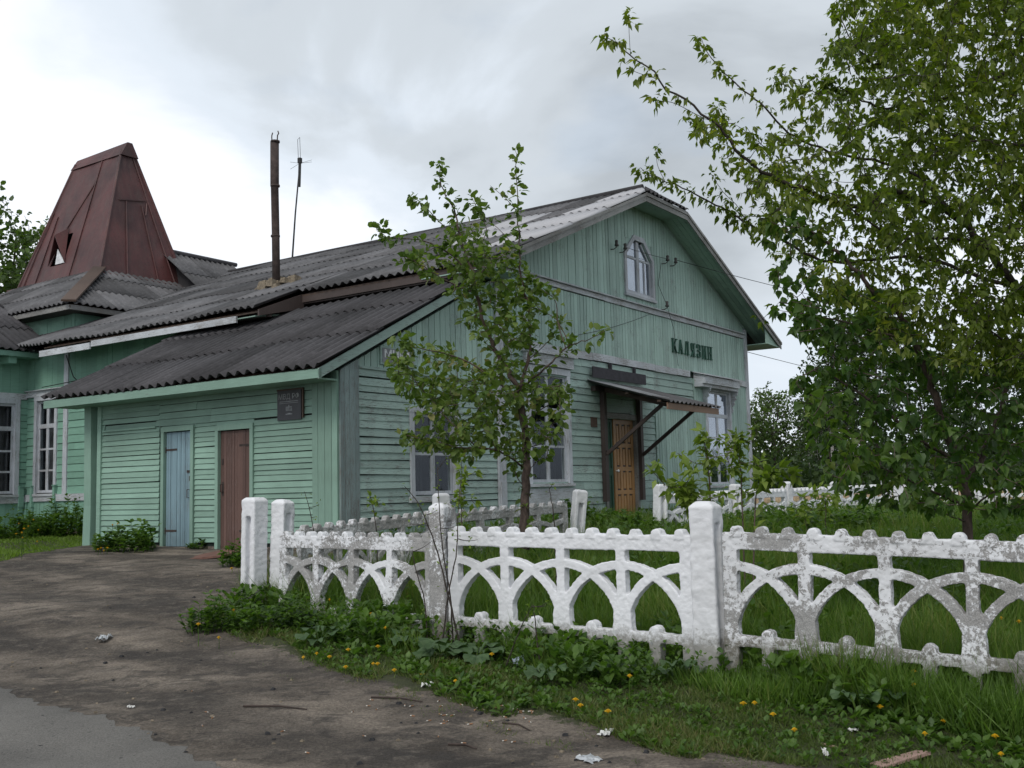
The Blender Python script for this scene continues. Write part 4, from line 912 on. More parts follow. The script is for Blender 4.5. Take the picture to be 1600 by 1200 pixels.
    for (p, q, r2) in ((a, c, ap), (b, c, ap)):
        n_ = np.cross(q-p, r2-p); n_ /= np.linalg.norm(n_)+1e-9; n_ *= .012
        bb = len(mb.v); mb.v += [tuple(x) for x in (p+n_, q+n_, r2+n_, p-n_, q-n_, r2-n_)]; mb.f += [(bb, bb+1, bb+2), (bb+5, bb+4, bb+3), (bb, bb+3, bb+4, bb+1), (bb+1, bb+4, bb+5, bb+2), (bb+2, bb+5, bb+3, bb)]; mb.t += [.5]*5
    mb.build('hatch', 'red_tin', sp)
    mb = MB(); q = .86; a2 = a+out*.02; b2 = b+out*.02
    mid = a*.45+b*.55
    bb = len(mb.v); k_ = np.array([.02, 0, 0]); tri = [a+(mid-a)*.0, mid, a*.3+mid*.2+ap*.5]
    mb.v += [tuple(x) for x in tri]+[tuple(x+k_) for x in tri]; mb.f += [(bb, bb+1, bb+2), (bb+5, bb+4, bb+3), (bb, bb+3, bb+4, bb+1), (bb+1, bb+4, bb+5, bb+2), (bb+2, bb+5, bb+3, bb)]; mb.t += [.5]*5
    mb.build('hatch_board', 'sign_white', sp)
    mb = MB(); mb.hexa([(t0+.5, s0+1, z0-.2), (t0+2.2, s0+1, z0-.2), (t0+2.2, s0+3.4, z0-.2), (t0+.5, s0+3.4, z0-.2), (t0+1.3, s0+1.4, z0+3), (t0+1.5, s0+1.4, z0+3), (t0+1.5, s0+2.8, z0+3), (t0+1.3, s0+2.8, z0+3)]); mb.build('spire_core', 'room_dark', sp)
spire()
# stove pipe, mortar collar, aerial
cb = np.array([4.45, 6.15, roof_z(4.45)])
mb = MB(); mb.tube([cb+[0, 0, -.3], cb+[0.0, .02, 1.2], cb+[.0, .05, 2.3], cb+[.0, .05, 2.32], cb+[.0, .05, 3.35]], [.088, .088, .088, .098, .098], 12)
for q in (1.15, 2.3, 3.32): mb.tube([cb+[0, .03, q], cb+[0, .03, q+.04]], .104, 12)
for q in (-.085, .085):
    mb.tube([cb+[0, .05+q, 3.35], cb+[0, .05+q*1.1, 3.47], cb+[.02, .05+q*1.3, 3.52], cb+[.02, .05+q*1.0, 3.58]], .014, 5)
CP = mb.build('stove_pipe', 'rust_pipe', ST, smooth=True)
mb = MB()
for k in range(26):
    a = random.uniform(0, 6.28); r_ = random.uniform(.1, .42); zz = .16-.3*r_+random.uniform(-.03, .05); c = cb+[math.cos(a)*r_*.9, math.sin(a)*r_*1.1, zz+RS*math.cos(a)*r_*.9]; w = random.uniform(.07, .14)
    mb.hexa([c+[-w, -w, -w*.9], c+[w, -w, -w*.7], c+[w, w, -w*.8], c+[-w, w, -w*.6], c+[-w*.7, -w*.8, w*.6], c+[w*.6, -w*.7, w*.5], c+[w*.8, w*.6, w*.7], c+[-w*.7, w*.7, w*.5]])
mb.build('mortar_collar', 'mortar', ST)
ab = np.array([TC, 11.7, ZR]); top = ab+[0.0, -.35, 2.92]
AE = MB(); AE.tube([ab+[0, 0, -.1], ab+[0, -.15, 1.4], top], [.030, .026, .02], 6)
AE.tube([ab+[0, -.32, 2.2], top], .045, 6)
ANT = AE.build('antenna', 'wire_black', ST)
mb = MB(); c = top
mb.pbox(lambda a, z, d: (c[0]+a, c[1]+d, c[2]+z), -.05, .05, .0, .16, -.05, .05)
for (dx, dy, dz) in ((0, -.5, 0.0), (0, .4, -.10), (.2, -.3, .03), (-.15, .25, .05)): mb.tube([c, c+[dx, dy, dz]], .006, 4)
mb.tube([c+[0, .06, .1], c+[0, .09, .75], c+[0, .0, .80], c+[0, -.03, .1]], .009, 4)
mb.build('antenna_rod', 'wire_black', ANT)
# insulators on hooks (parts of the wall)
for (a, z) in ((8.6, 6.90), (9.0, 6.90), (11.15, 7.0), (11.6, 7.02), (11.02, 5.86)):
    mb = MB(); mb.tube([(a, 0, z-.05), (a, -.10, z-.06), (a+.02, -.16, z-.02), (a+.02, -.16, z+.06)], .011, 6)
    mb.tube([(a+.02, -.16, z-.0), (a+.02, -.16, z+.03), (a+.02, -.16, z+.06), (a+.02, -.16, z+.12), (a+.02, -.16, z+.14)], [.045, .05, .03, .04, .02], 10)
    mb.build('insulator', 'ceramic_dark', ST, smooth=True)
def cable(name, pts, sag, r, label, n=20):
    mb = MB(); P_ = []
    for p, q in zip(pts, pts[1:]):
        p, q = np.array(p, float), np.array(q, float)
        for k in range(n+1):
            f = k/n; P_.append(p*(1-f)+q*f+np.array([0, 0, -sag*4*f*(1-f)]))
    mb.tube(P_, r, 4); o = mb.build(name, 'wire_black'); return props(o, label, 'cable', 'wires on the gable')
cable('wire', [W(11.62, -.17, 7.1), W(34, -9, 6.5)], .5, .008, 'thin overhead wire leaving the gable insulators towards the right')
cable('wire', [W(9.02, -.17, 6.95), W(11.17, -.17, 7.05)], .02, .006, 'short wire looped across the gable past the attic window')
cable('wire', [W(11.04, -.05, 6.95), W(10.85, -.04, 6.4), W(11.0, -.17, 5.92), W(11.5, -.09, 5.4), W(11.75, -.05, 4.5)], .02, .006, 'thin wire hanging down the planks beside the attic window', 6)
cable('wire', [W(10.3, -.06, 5.6), W(7.0, -.06, 4.75)], .05, .006, 'thin slanting wire on planks above the canopy', 8)
cable('wire', [W(16.3, 0, 5.3), W(45, -4, 4.9)], .3, .008, 'thin overhead wire leaving the right corner of the building')
cable('wire', [W(8.3, -.03, 4.26), W(8.3, -.03, 3.95)], 0, .012, 'short black cable between white band and canopy board, nearer end', 2)
cable('wire', [W(2.6, 11.2, 4.98), W(2.6, 10.9, 4.45), W(2.6, 10.75, 4.35), W(2.62, 12.2, 4.3)], .0, .012, 'black cable looping down under the eave of the long wall', 4)
# ------------------------------------------------------------------ signs
def mount(o): o.parent = None; o.location = tuple(KK); o.rotation_euler = ST.rotation_euler; return o
def letters():
    root = empty('station_name', tuple(KK), ST.rotation_euler[2]); props(root, 'dark green serif letters of the station name on the gable planks', 'sign')
    H = .35; Wd = .27; th = .055; tn = .028
    def bar(p, q, w): return ('bar', p, q, w)
    serif = lambda x, z, w=.12: ('box', x-w*.42, x+w*.42, z-.011, z+.011)
    G = {
     'К': [('box', .03, .03+th, 0, H), serif(.06, .014), serif(.06, H-.014), bar((.09, H*.5), (.24, H-.01), tn), bar((.10, H*.52), (.24, .01), th*.85), serif(.24, .014, .09), serif(.24, H-.014, .09)],
     'А': [bar((.04, .0), (.135, H), tn), bar((.22, .0), (.14, H), th), ('box', .075, .19, .11, .14), serif(.045, .014, .10), serif(.22, .014, .11)],
     'Л': [bar((.05, .0), (.11, H-.02), tn), ('box', .175, .175+th, 0, H), ('box', .10, .24, H-.032, H-.002), serif(.05, .02, .08), serif(.205, .014, .11)],
     'Я': [('box', .175, .175+th, 0, H), ('box', .07, .18, H-.034, H-.002), ('box', .07, .18, H*.46, H*.46+.032), ('box', .035, .085, H*.5, H-.02), bar((.15, H*.46), (.05, .0), th*.8), serif(.205, .014), serif(.05, .014, .09), serif(.215, H-.014, .09)],
     'З': [('box', .05, .19, H-.034, H-.002), ('box', .08, .19, H*.47, H*.47+.03), ('box', .05, .19, .002, .034), ('box', .175, .235, H*.53, H-.02), ('box', .18, .24, .02, H*.46), ('box', .03, .06, H-.11, H-.03), ('box', .03, .06, .03, .10)],
     'И': [('box', .02, .02+th, 0, H), ('box', .18, .18+th, 0, H), bar((.07, .03), (.19, H-.03), tn), serif(.05, .014), serif(.05, H-.014), serif(.21, .014), serif(.21, H-.014)],
     'Н': [('box', .02, .02+th, 0, H), ('box', .18, .18+th, 0, H), ('box', .07, .19, H*.46, H*.46+.034), serif(.05, .014), serif(.05, H-.014), serif(.21, .014), serif(.21, H-.014)],
    }
    x = 11.46
    for ch in 'КАЛЯЗИН':
        mb = MB(); dz = random.uniform(-.01, .01); SX = 1.03
        for i, g in enumerate(G[ch]):
            d1 = .055+.0022*i; zb = 4.82+dz
            if g[0] == 'box': mb.pbox(PG, x+g[1]*SX, x+g[2]*SX, zb+g[3], zb+g[4], .028, d1)
            else:
                p, q = np.array([g[1][0]*SX, g[1][1]]), np.array([g[2][0]*SX, g[2][1]]); w = g[3]/2
                mb.ppoly(PG, [(x+p[0]-w, zb+p[1]), (x+p[0]+w, zb+p[1]), (x+q[0]+w, zb+q[1]), (x+q[0]-w, zb+q[1])], .028, d1)
        mb.build('letter', 'letter_green', root); x += .352
letters()
def text_mesh(body, size, P, a, z, d, mat, parent, flip=False, bold=False, name='lettering', sx=1.0):
    cu = bpy.data.curves.new('txt', 'FONT'); cu.body = body; cu.size = size; cu.extrude = .002; cu.offset = .004 if bold else 0; cu.align_x = 'CENTER'; cu.align_y = 'CENTER'
    t = bpy.data.objects.new('txt', cu); COL.objects.link(t)
    dg = bpy.context.evaluated_depsgraph_get(); me = bpy.data.meshes.new_from_object(t.evaluated_get(dg))
    bpy.data.objects.remove(t)
    for v in me.vertices:
        x, y, zz = v.co; sgn = -1 if flip else 1
        v.co = P(a+sgn*x*sx, z+y, d+zz)
    me.materials.clear(); me.materials.append(MAT[mat]); o = bpy.data.objects.new(name, me); COL.objects.link(o); o.parent = parent; return o
# black notice board on the annex
rt = empty('notice_board', tuple(KK), ST.rotation_euler[2]); props(rt, 'black notice board with white lettering and emblem under the annex eave', 'sign')
mb = MB(); mb.pbox(PA, .74, 1.26, 2.76, 3.22, .03, .055); mb.build('board', 'plaque_black', rt)
mb = MB(); mb.pbox(PA, .69, 1.27, 3.22, 3.245, .03, .06); mb.pbox(PA, .69, .715, 2.78, 3.22, .03, .06); mb.build('frame', 'bare_wood', rt)
text_mesh('МВД РФ', .115, PA, 1.0, 3.12, .058, 'plaque_text', rt, flip=True)
mb = MB(); mb.pbox(PA, .80, 1.20, 3.045, 3.053, .055, .058); mb.pbox(PA, .80, 1.21, 3.020, 3.026, .055, .058)
for k in range(5):                                   # spread-wing emblem
    a = 1.0+(k-2)*.028; mb.ppoly(PA, [(a-.008, 2.90), (a+.008, 2.90), (a+.008*(1 if k > 1 else -1)+.004, 2.975-abs(k-2)*.006), (a-.006, 2.975-abs(k-2)*.006)], .055, .058)
mb.pbox(PA, .935, 1.065, 2.955, 2.967, .055, .0585); mb.pbox(PA, .99, 1.01, 2.967, 2.992, .055, .058); mb.pbox(PA, .93, 1.07, 2.845, 2.857, .055, .058); mb.pbox(PA, .97, 1.03, 2.857, 2.866, .055, .058)
mb.build('emblem', 'plaque_text', rt)
# street name plate
rt = empty('street_sign', tuple(KK), ST.rotation_euler[2]); props(rt, 'small grey street name plate behind apple leaves on the annex gable', 'sign')
mb = MB(); mb.pbox(PG, .90, 1.75, 3.62, 3.92, .024, .05); mb.build('frame', 'green_gable', rt)
mb = MB(); mb.pbox(PG, .94, 1.71, 3.655, 3.885, .05, .056); mb.build('plate', 'sign_grey', rt)
text_mesh('МИРА', .17, PG, 1.30, 3.79, .059, 'sign_white', rt, bold=True, sx=1.3)
# board above the canopy, small plate by the door
mb = MB(); mb.pbox(PG, 7.45, 9.85, 3.90, 4.13, .10, .13)
for a in (8.3, 9.4): mb.pbox(PG, a-.03, a+.03, 4.05, 4.27, .045, .1)
o = mb.build('sign_board', 'dark_board'); mount(o); props(o, 'long dark blank board standing above the entrance canopy', 'sign')
mb = MB(); mb.pbox(PG, 7.45, 7.70, 2.86, 3.06, .03, .045); mb.pbox(PG, 7.44, 7.71, 3.06, 3.07, .03, .05)
o = mb.build('wall_plate', 'bare_wood'); mount(o); props(o, 'small square brown plate on the wall left of the entrance', 'plate')
# ------------------------------------------------------------------ concrete fence
LP = 2.25; HP = 1.06
def remeshed(mb, name, vox, disp, seed=0, nscale=.05):
    o = mb.build(name, 'whitewash_worn'); m1 = o.modifiers.new('r', 'REMESH'); m1.mode = 'VOXEL'; m1.voxel_size = vox; m1.use_smooth_shade = True
    m3 = o.modifiers.new('s', 'SMOOTH'); m3.factor = .5; m3.iterations = 1
    tx = bpy.data.textures.new('rough', 'CLOUDS'); tx.noise_scale = nscale; tx.noise_depth = 3
    m2 = o.modifiers.new('d', 'DISPLACE'); m2.texture = tx; m2.strength = disp; m2.mid_level = .5; m2.texture_coords = 'LOCAL'
    tx2 = bpy.data.textures.new('rough2', 'CLOUDS'); tx2.noise_scale = .35; tx2.noise_depth = 1
    m4 = o.modifiers.new('d2', 'DISPLACE'); m4.texture = tx2; m4.strength = disp*1.4; m4.mid_level = .5; m4.texture_coords = 'LOCAL'
    dg = bpy.context.evaluated_depsgraph_get(); me = bpy.data.meshes.new_from_object(o.evaluated_get(dg)); bpy.data.objects.remove(o)
    me.materials.clear(); me.name = name
    return me
def panel_mb():
    mb = MB(); L, H = LP, HP; b = (L-.11)/4; T = .042
    P = lambda a, z, d: (a, d, z)
    mb.pbox(P, 0, L, H-.125, H, -T, T)                                   # top rail
    mb.pbox(P, .02, L-.02, .225, .30, -T*.95, T*.95)                      # bottom rail
    for i in range(12):
        x = .10+(L-.20)*i/11; r_ = .038; pts = [(x-r_, H-.03)]+[(x-r_*math.cos(q*math.pi/6), H+.012+r_*math.sin(q*math.pi/6)) for q in range(7)]+[(x+r_, H-.03)]
        mb.ppoly(P, pts, -T*1.15, T*1.15)
    st = [.055+b*i for i in range(5)]
    for i, x in enumerate(st):
        w = .053 if i in (0, 4) else .040
        mb.pbox(P, x-w, x+w, 0.0, H-.02, -T*.98, T*.98)
        if 0 < i < 4:                                                     # stems thicken towards the arch springing
            mb.ppoly(P, [(x-.085, .20), (x+.085, .20), (x+.07, .44), (x, .66), (x-.07, .44)], -T*.96, T*.96)
    zb, zt = .24, H-.245; hh = zt-zb; wv = .035
    for i, x in enumerate(st):                                            # interlaced arches centred on each stem
        n = 22; prev = None
        for q in range(n+1):
            th = math.pi*q/n; cx = x-b*math.cos(th); cz = zb+hh*math.sin(th)**.92
            if prev is not None and cx > .02 and prev[0] < L-.02 and prev[0] >= -.02 and cx <= L+.02:
                (px_, pz_) = prev; d = np.array([cx-px_, cz-pz_]); ln = np.linalg.norm(d); d /= ln; nn = np.array([-d[1], d[0]])*wv; e = d*.004
                pp = [(px_-e[0]+nn[0], pz_-e[1]+nn[1]), (cx+e[0]+nn[0], cz+e[1]+nn[1]), (cx+e[0]-nn[0], cz+e[1]-nn[1]), (px_-e[0]-nn[0], pz_-e[1]-nn[1])]
                mb.ppoly(P, pp, -T*.9, T*.9)
            prev = (cx, cz)
    for i in range(4):                                                    # short stub posts in the lower row
        x = st[i]+b/2; r_ = .045
        pts = [(x-r_, .0), (x-r_, .30)]+[(x-r_*math.cos(q*math.pi/6), .315+r_*math.sin(q*math.pi/6)) for q in range(7)]+[(x+r_, .30), (x+r_, .0)]
        mb.ppoly(P, pts, -T*1.18, T*1.18)
    mb.pbox(P, 0, L, -.25, .03, -T, T)
    return mb
ME_PANELS = []
for q in range(3):
    pm = panel_mb(); pm.v = [(x+7.3*q, y, z) for x, y, z in pm.v]
    me = remeshed(pm, 'fence_panel_%d' % q, .0075, .011, nscale=.035); me.transform(Matrix.Translation((-7.3*q, 0, 0))); ME_PANELS.append(me)
PCOUNT = [0]
def post_mb(H=1.30):
    mb = MB(); w = .088
    mb.box(-.055, .055, -w, w, -.4, H-.05); mb.box(-w, w, -w, -.038, -.4, H-.05); mb.box(-w, w, .038, w, -.4, H-.05)
    mb.hexa([(-w, -w, H-.16), (w, -w, H-.16), (w, w, H-.16), (-w, w, H-.16), (-w, -w, H-.035), (w, -w, H-.035), (w, w, H-.035), (-w, w, H-.035)])
    mb.hexa([(-w, -w, H-.037), (w, -w, H-.037), (w, w, H-.037), (-w, w, H-.037), (-w*.6, -w*.6, H), (w*.6, -w*.6, H), (w*.6, w*.6, H), (-w*.6, w*.6, H)])
    return mb
ME_POST = remeshed(post_mb(), 'fence_post', .010, .016, nscale=.07)
def slotpost_mb(H=1.20):                     # slotted post: long recess in the broad face
    mb = MB(); w = .095; y = .085
    mb.box(-w, -.035, -y, y, -.4, H-.03); mb.box(.035, w, -y, y, -.4, H-.03); mb.box(-w, w, -y+.07, y, -.4, H-.03); mb.box(-w, w, -y, y, H-.20, H-.03); mb.box(-w, w, -y, y, -.4, .18)
    mb.hexa([(-w, -y, H-.032), (w, -y, H-.032), (w, y, H-.032), (-w, y, H-.032), (-w*.7, -y*.7, H), (w*.7, -y*.7, H), (w*.7, y*.7, H), (-w*.7, y*.7, H)])
    return mb
ME_SLOT = remeshed(slotpost_mb(), 'slotted_post', .011, .012)
MESHC = {}
def mesh_mat(me, mat):
    k = (me.name, mat)
    if k not in MESHC:
        c = me.copy(); c.materials.clear(); c.materials.append(MAT[mat]); MESHC[k] = c
    return MESHC[k]
def fobj(name, me, mat, loc, rz, label, cat, group, tilt=(0, 0), sc=(1, 1, 1)):
    o = bpy.data.objects.new(name, mesh_mat(me, mat)); COL.objects.link(o); o.location = tuple(map(float, loc)); o.rotation_euler = (tilt[0], tilt[1], rz); o.scale = sc
    return props(o, label, cat, group)
def panel(p, q, ztop0, ztop1, mat, label, tilt=0, trim=.10):
    p, q = np.array(p[:2], float), np.array(q[:2], float); d = q-p; ln = np.linalg.norm(d); u = d/ln
    a = p+u*trim; L = ln-2*trim; rz = math.atan2(u[1], u[0]); pit = math.atan2(ztop1-ztop0, L)
    PCOUNT[0] += 1; o = bpy.data.objects.new('concrete_fence', mesh_mat(ME_PANELS[PCOUNT[0] % 3], mat)); COL.objects.link(o)
    M = Matrix.Translation((a[0], a[1], ztop0-HP)) @ Matrix.Rotation(rz, 4, 'Z') @ Matrix.Rotation(-pit, 4, 'Y') @ Matrix.Rotation(tilt, 4, 'X') @ Matrix.Diagonal((L/LP, 1, 1, 1))
    o.matrix_world = M; return props(o, label, 'fence panel', 'arched concrete fence panels')
GP = 'concrete fence posts'
A1 = (-2.76, 11.35); A2 = (-.68, 9.62); A3 = (1.45, 8.0); A4 = (3.42, 6.72)
ang = lambda p, q: math.atan2(q[1]-p[1], q[0]-p[0])
fobj('fence_post', ME_SLOT, 'whitewash_fresh', (-2.87, 11.45, .36), ang(A1, A2)+.05, 'bright white leaning post with slot, leftmost of the fence', 'fence post', GP, (0, .02), (1.15, 1.15, 1.02))
fobj('fence_post', ME_POST, 'whitewash_fresh', (-2.60, 11.55, .33), ang(A1, A2)+.2, 'white post tucked right behind the leftmost slotted post', 'fence post', GP, (0, .035), (1.05, 1.05, .94))
fobj('fence_post', ME_POST, 'whitewash_worn', (A2[0], A2[1], .19), ang(A2, A3), 'worn grey-white post behind bare twigs, second of the front fence', 'fence post', GP, (0, .01), (1.05, 1.05, 1.0))
fobj('fence_post', ME_POST, 'whitewash_mid', (A3[0], A3[1], .17), ang(A2, A3)+.06, 'large cracked white post between the two nearest fence panels', 'fence post', GP, (0, .005), (1.12, 1.12, 1.0))
fobj('fence_post', ME_POST, 'whitewash_mid', (A4[0]+.28, A4[1]-.18, .10), ang(A3, A4), 'fence post past the right end of the nearest panel', 'fence post', GP)
panel((-2.60, 11.28), A2, 1.17, 1.17, 'whitewash_worn', 'leftmost front panel, partly repainted bright white, dandelions at its foot', -.03)
panel(A2, A3, 1.235, 1.215, 'whitewash_mid', 'front panel left of the large cracked post', .01)
panel(A3, (A4[0]+.2, A4[1]-.13), 1.245, 1.17, 'whitewash_worn', 'nearest front panel at the right with tall grass growing through', .02, .12)
# fence running back towards the building
B0 = (-2.55, 12.05); B1 = (-.98, 13.85); B2 = tuple(at(893, 790, 15.7)[:2]); C1 = tuple(at(1029, 800, 17.4)[:2]); C2 = tuple(at(1145, 790, 19.3)[:2]); C3 = tuple(at(1230, 780, 21.3)[:2]); C4 = tuple(at(1308, 780, 23.4)[:2]); C5 = tuple(at(1386, 780, 25.2)[:2]); C6 = tuple(at(1401, 780, 25.0)[:2])
for p, lab, mt, me, rz_, tl, zt in (
    (B1, 'bright white post top just behind the worn post with twigs', 'whitewash_fresh', ME_SLOT, .5, .0, 1.575),
    (B2, 'leaning white slotted post left of the entrance gap', 'whitewash_fresh', ME_SLOT, .35, .13, 1.58),
    (C1, 'tall slim slotted post in front of the entrance, right of the gap', 'whitewash_fresh', ME_SLOT, .55, .05, 1.63),
    (C2, 'white post behind the light green saplings', 'whitewash_fresh', ME_SLOT, .6, .08, 1.60),
    (C3, 'square-topped white post with dark hole, first right of the building corner', 'whitewash_fresh', ME_POST, .7, 0, 1.62),
    (C4, 'white post with shaded right face, second right of the building corner', 'whitewash_fresh', ME_POST, .7, -.04, 1.60),
    (C5, 'taller white post of the far pair behind the leafy branches', 'whitewash_fresh', ME_POST, .4, 0, 1.80),
    (C6, 'shorter white post of the far pair behind the leafy branches', 'whitewash_fresh', ME_POST, .2, .06, 1.68)):
    H_ = 1.20 if me is ME_SLOT else 1.30
    fobj('fence_post', me, mt, (p[0], p[1], zt-H_), rz_, lab, 'fence post', GP, (0, tl))
panel(B0, B1, 1.20, 1.31, 'whitewash_mould_shade', 'panel running back behind the leftmost front panel', .0)
panel(B1, B2, 1.30, 1.37, 'whitewash_mould_shade', 'panel running back behind the apple tree trunk', .0)
panel(C1, C2, 1.42, 1.44, 'whitewash_mid', 'panel behind the saplings before the building corner')
panel(C2, C3, 1.44, 1.44, 'whitewash_mid', 'panel crossing in front of the right building corner')
panel(C3, C4, 1.44, 1.45, 'whitewash_fresh', 'white panel between the two posts right of the corner')
panel(C4, C5, 1.45, 1.46, 'whitewash_mid', 'panel leading up to the far pair of posts')
D = [C6] + [tuple(at(x, 780, y)[:2]) for x, y in ((1532, 24.6), (1672, 24.2))]
for i, (p, q) in enumerate(zip(D, D[1:])): panel(p, q, 1.45, 1.42, 'whitewash_mid', ['far panel to the right of the far pair of posts', 'rightmost far panel seen at the frame edge behind leaves'][i])
fobj('fence_post', ME_POST, 'whitewash_mid', (D[1][0], D[1][1], .30), .0, 'far post half hidden by leaves before the sandy strip', 'fence post', GP)
# ------------------------------------------------------------------ vegetation generators
def smooth_path(pts, n=5):
    P_ = np.array(pts, float); out = []
    for i in range(len(P_)-1):
        p0 = P_[max(i-1, 0)]; p1 = P_[i]; p2 = P_[i+1]; p3 = P_[min(i+2, len(P_)-1)]
        for k in range(n):
            t = k/n; out.append(.5*((2*p1)+(-p0+p2)*t+(2*p0-5*p1+4*p2-p3)*t*t+(-p0+3*p1-3*p2+p3)*t**3))
    out.append(P_[-1]); return np.array(out)
def tree(name, label, cat, limbs, attract, leaf, group=None, seed=1, base=None, bark='bark_dark', kind='lance', per=14, size=(.05, .09), wfac=1.0, droop=.6, upb=.15, trip=3, along=.25, limb_leaf=0, twig_r=.0035, blossoms=0, jitter=.05, thin=1.0, tipleaf=0):
    """limbs: [(3D points, r0, r1)]; attract: (n,3) twig targets. leaves hang in small bunches on the twigs"""
    random.seed(seed); np.random.seed(seed)
    root = empty(name, tuple(map(float, base if base is not None else limbs[0][0][0]))); props(root, label, cat, group)
    off = np.array(root.location)
    mb = MB(); nodes = []; twigs = []
    for pts, r0, r1 in limbs:
        r0 *= thin; r1 = max(r1*thin, .0025)
        sp = smooth_path(pts); k = len(sp); sp[1:-1] += np.random.normal(size=(k-2, 3))*min(.012, r0*.35); rr = np.linspace(r0, r1, k)
        mb.tube(sp-off, rr, 8 if r0 > .02 else 5)
        for i in range(k-1):
            for f in (0, .5): nodes.append(sp[i]*(1-f)+sp[i+1]*f)
        if limb_leaf: twigs.append(sp)
        elif tipleaf and r1 < .008: twigs.append(sp[int(k*.3):])
        elif r1 < .008: twigs.append(sp[k//2:])
    nodes = np.array(nodes)
    if len(attract):
        dmin = np.array([np.min(np.linalg.norm(nodes-a, axis=1)) for a in attract])
        for idx in np.argsort(dmin):
            a = attract[idx]; d = np.linalg.norm(nodes-a, axis=1); j = int(np.argmin(d+np.maximum(0, nodes[:, 2]-a[2])*.3)); q = nodes[j]; L = float(np.linalg.norm(a-q))
            if L < .04: continue
            c = (q+a)/2+np.array([0, 0, -upb*L*.5])+np.random.normal(size=3)*.08*L
            ts = np.linspace(0, 1, 6)[:, None]; pth = (1-ts)**2*q+2*ts*(1-ts)*c+ts**2*a
            mb.tube(pth-off, np.linspace(min(.012, twig_r*(1+1.6*L)), twig_r*.6, 6), 4, cap=False)
            nodes = np.vstack([nodes, pth[2:]]); twigs.append(pth)
    mb.build('trunk', bark, root, smooth=True, recalc=False)
    P_, D_ = [], []
    for pth in twigs:
        L = float(np.sum(np.linalg.norm(np.diff(pth, axis=0), axis=1))); n = max(3, int(per*L*random.uniform(.8, 1.2)))
        n = min(n, 140)
        f = along+(1-along)*np.random.rand(n)**.7; x = f*(len(pth)-1); i = np.minimum(x.astype(int), len(pth)-2); fr = (x-i)[:, None]
        p = pth[i]*(1-fr)+pth[i+1]*fr; ax = unit(pth[i+1]-pth[i])
        # petiole end
        out = unit(rnd_dirs(n)+ax*.7); p2 = p+out*np.random.uniform(.2, 1., (n, 1))*jitter
        for k in range(trip):
            d = unit(out*.7+rnd_dirs(n)*.75+np.array([0, 0, -droop])); P_.append(p2+rnd_dirs(n)*.008); D_.append(d)
    P_ = np.concatenate(P_); D_ = np.concatenate(D_); n = len(P_)
    L_ = np.random.uniform(size[0], size[1], n)*np.random.choice([.6, 1, 1], n)
    Nn = unit(np.array([0, 0, 1.])+rnd_dirs(n)*.8)
    V, F, k = place_leaves(kind, P_-off, D_, Nn, L_, L_*wfac)
    cl = .5+.5*np.sin(P_[:, 0]*2.3+P_[:, 2]*3.1+seed)*np.sin(P_[:, 1]*2.7+P_[:, 2]*1.3)
    T = np.repeat(np.clip(.35*cl+np.random.rand(n)*.65, 0, 1), k)
    np_mesh('crown', V, F, T, leaf, root)
    if blossoms:
        idx = np.random.choice(n, blossoms); b = MB()
        for q in idx:
            c = P_[q]-off
            for a in range(5):
                th = a*1.257; d = np.array([math.cos(th), math.sin(th), .3])*.012; e = np.array([-math.sin(th), math.cos(th), 0])*.007; s_ = len(b.v)
                b.v += [tuple(c), tuple(c+d+e), tuple(c+d*1.5), tuple(c+d-e)]; b.f.append((s_, s_+1, s_+2, s_+3)); b.t.append(.5)
        b.build('blossom', 'blossom', root, recalc=False)
    return root
def px_path(lst): return [at(x, y, Y) for x, y, Y in lst]
def sample_poly(poly, n, Yf, rng, dens=None):
    poly = np.array(poly, float); lo, hi = poly.min(0), poly.max(0); out = []
    while len(out) < n:
        q = lo+rng.random((n*3, 2))*(hi-lo); k = poly_sd(q, poly) > 0; q = q[k]
        if dens is not None: q = q[rng.random(len(q)) < dens(q)]
        for x, y in q: out.append(at(x, y, Yf(x, y)))
    return np.array(out[:n])
rng = np.random.default_rng(5)
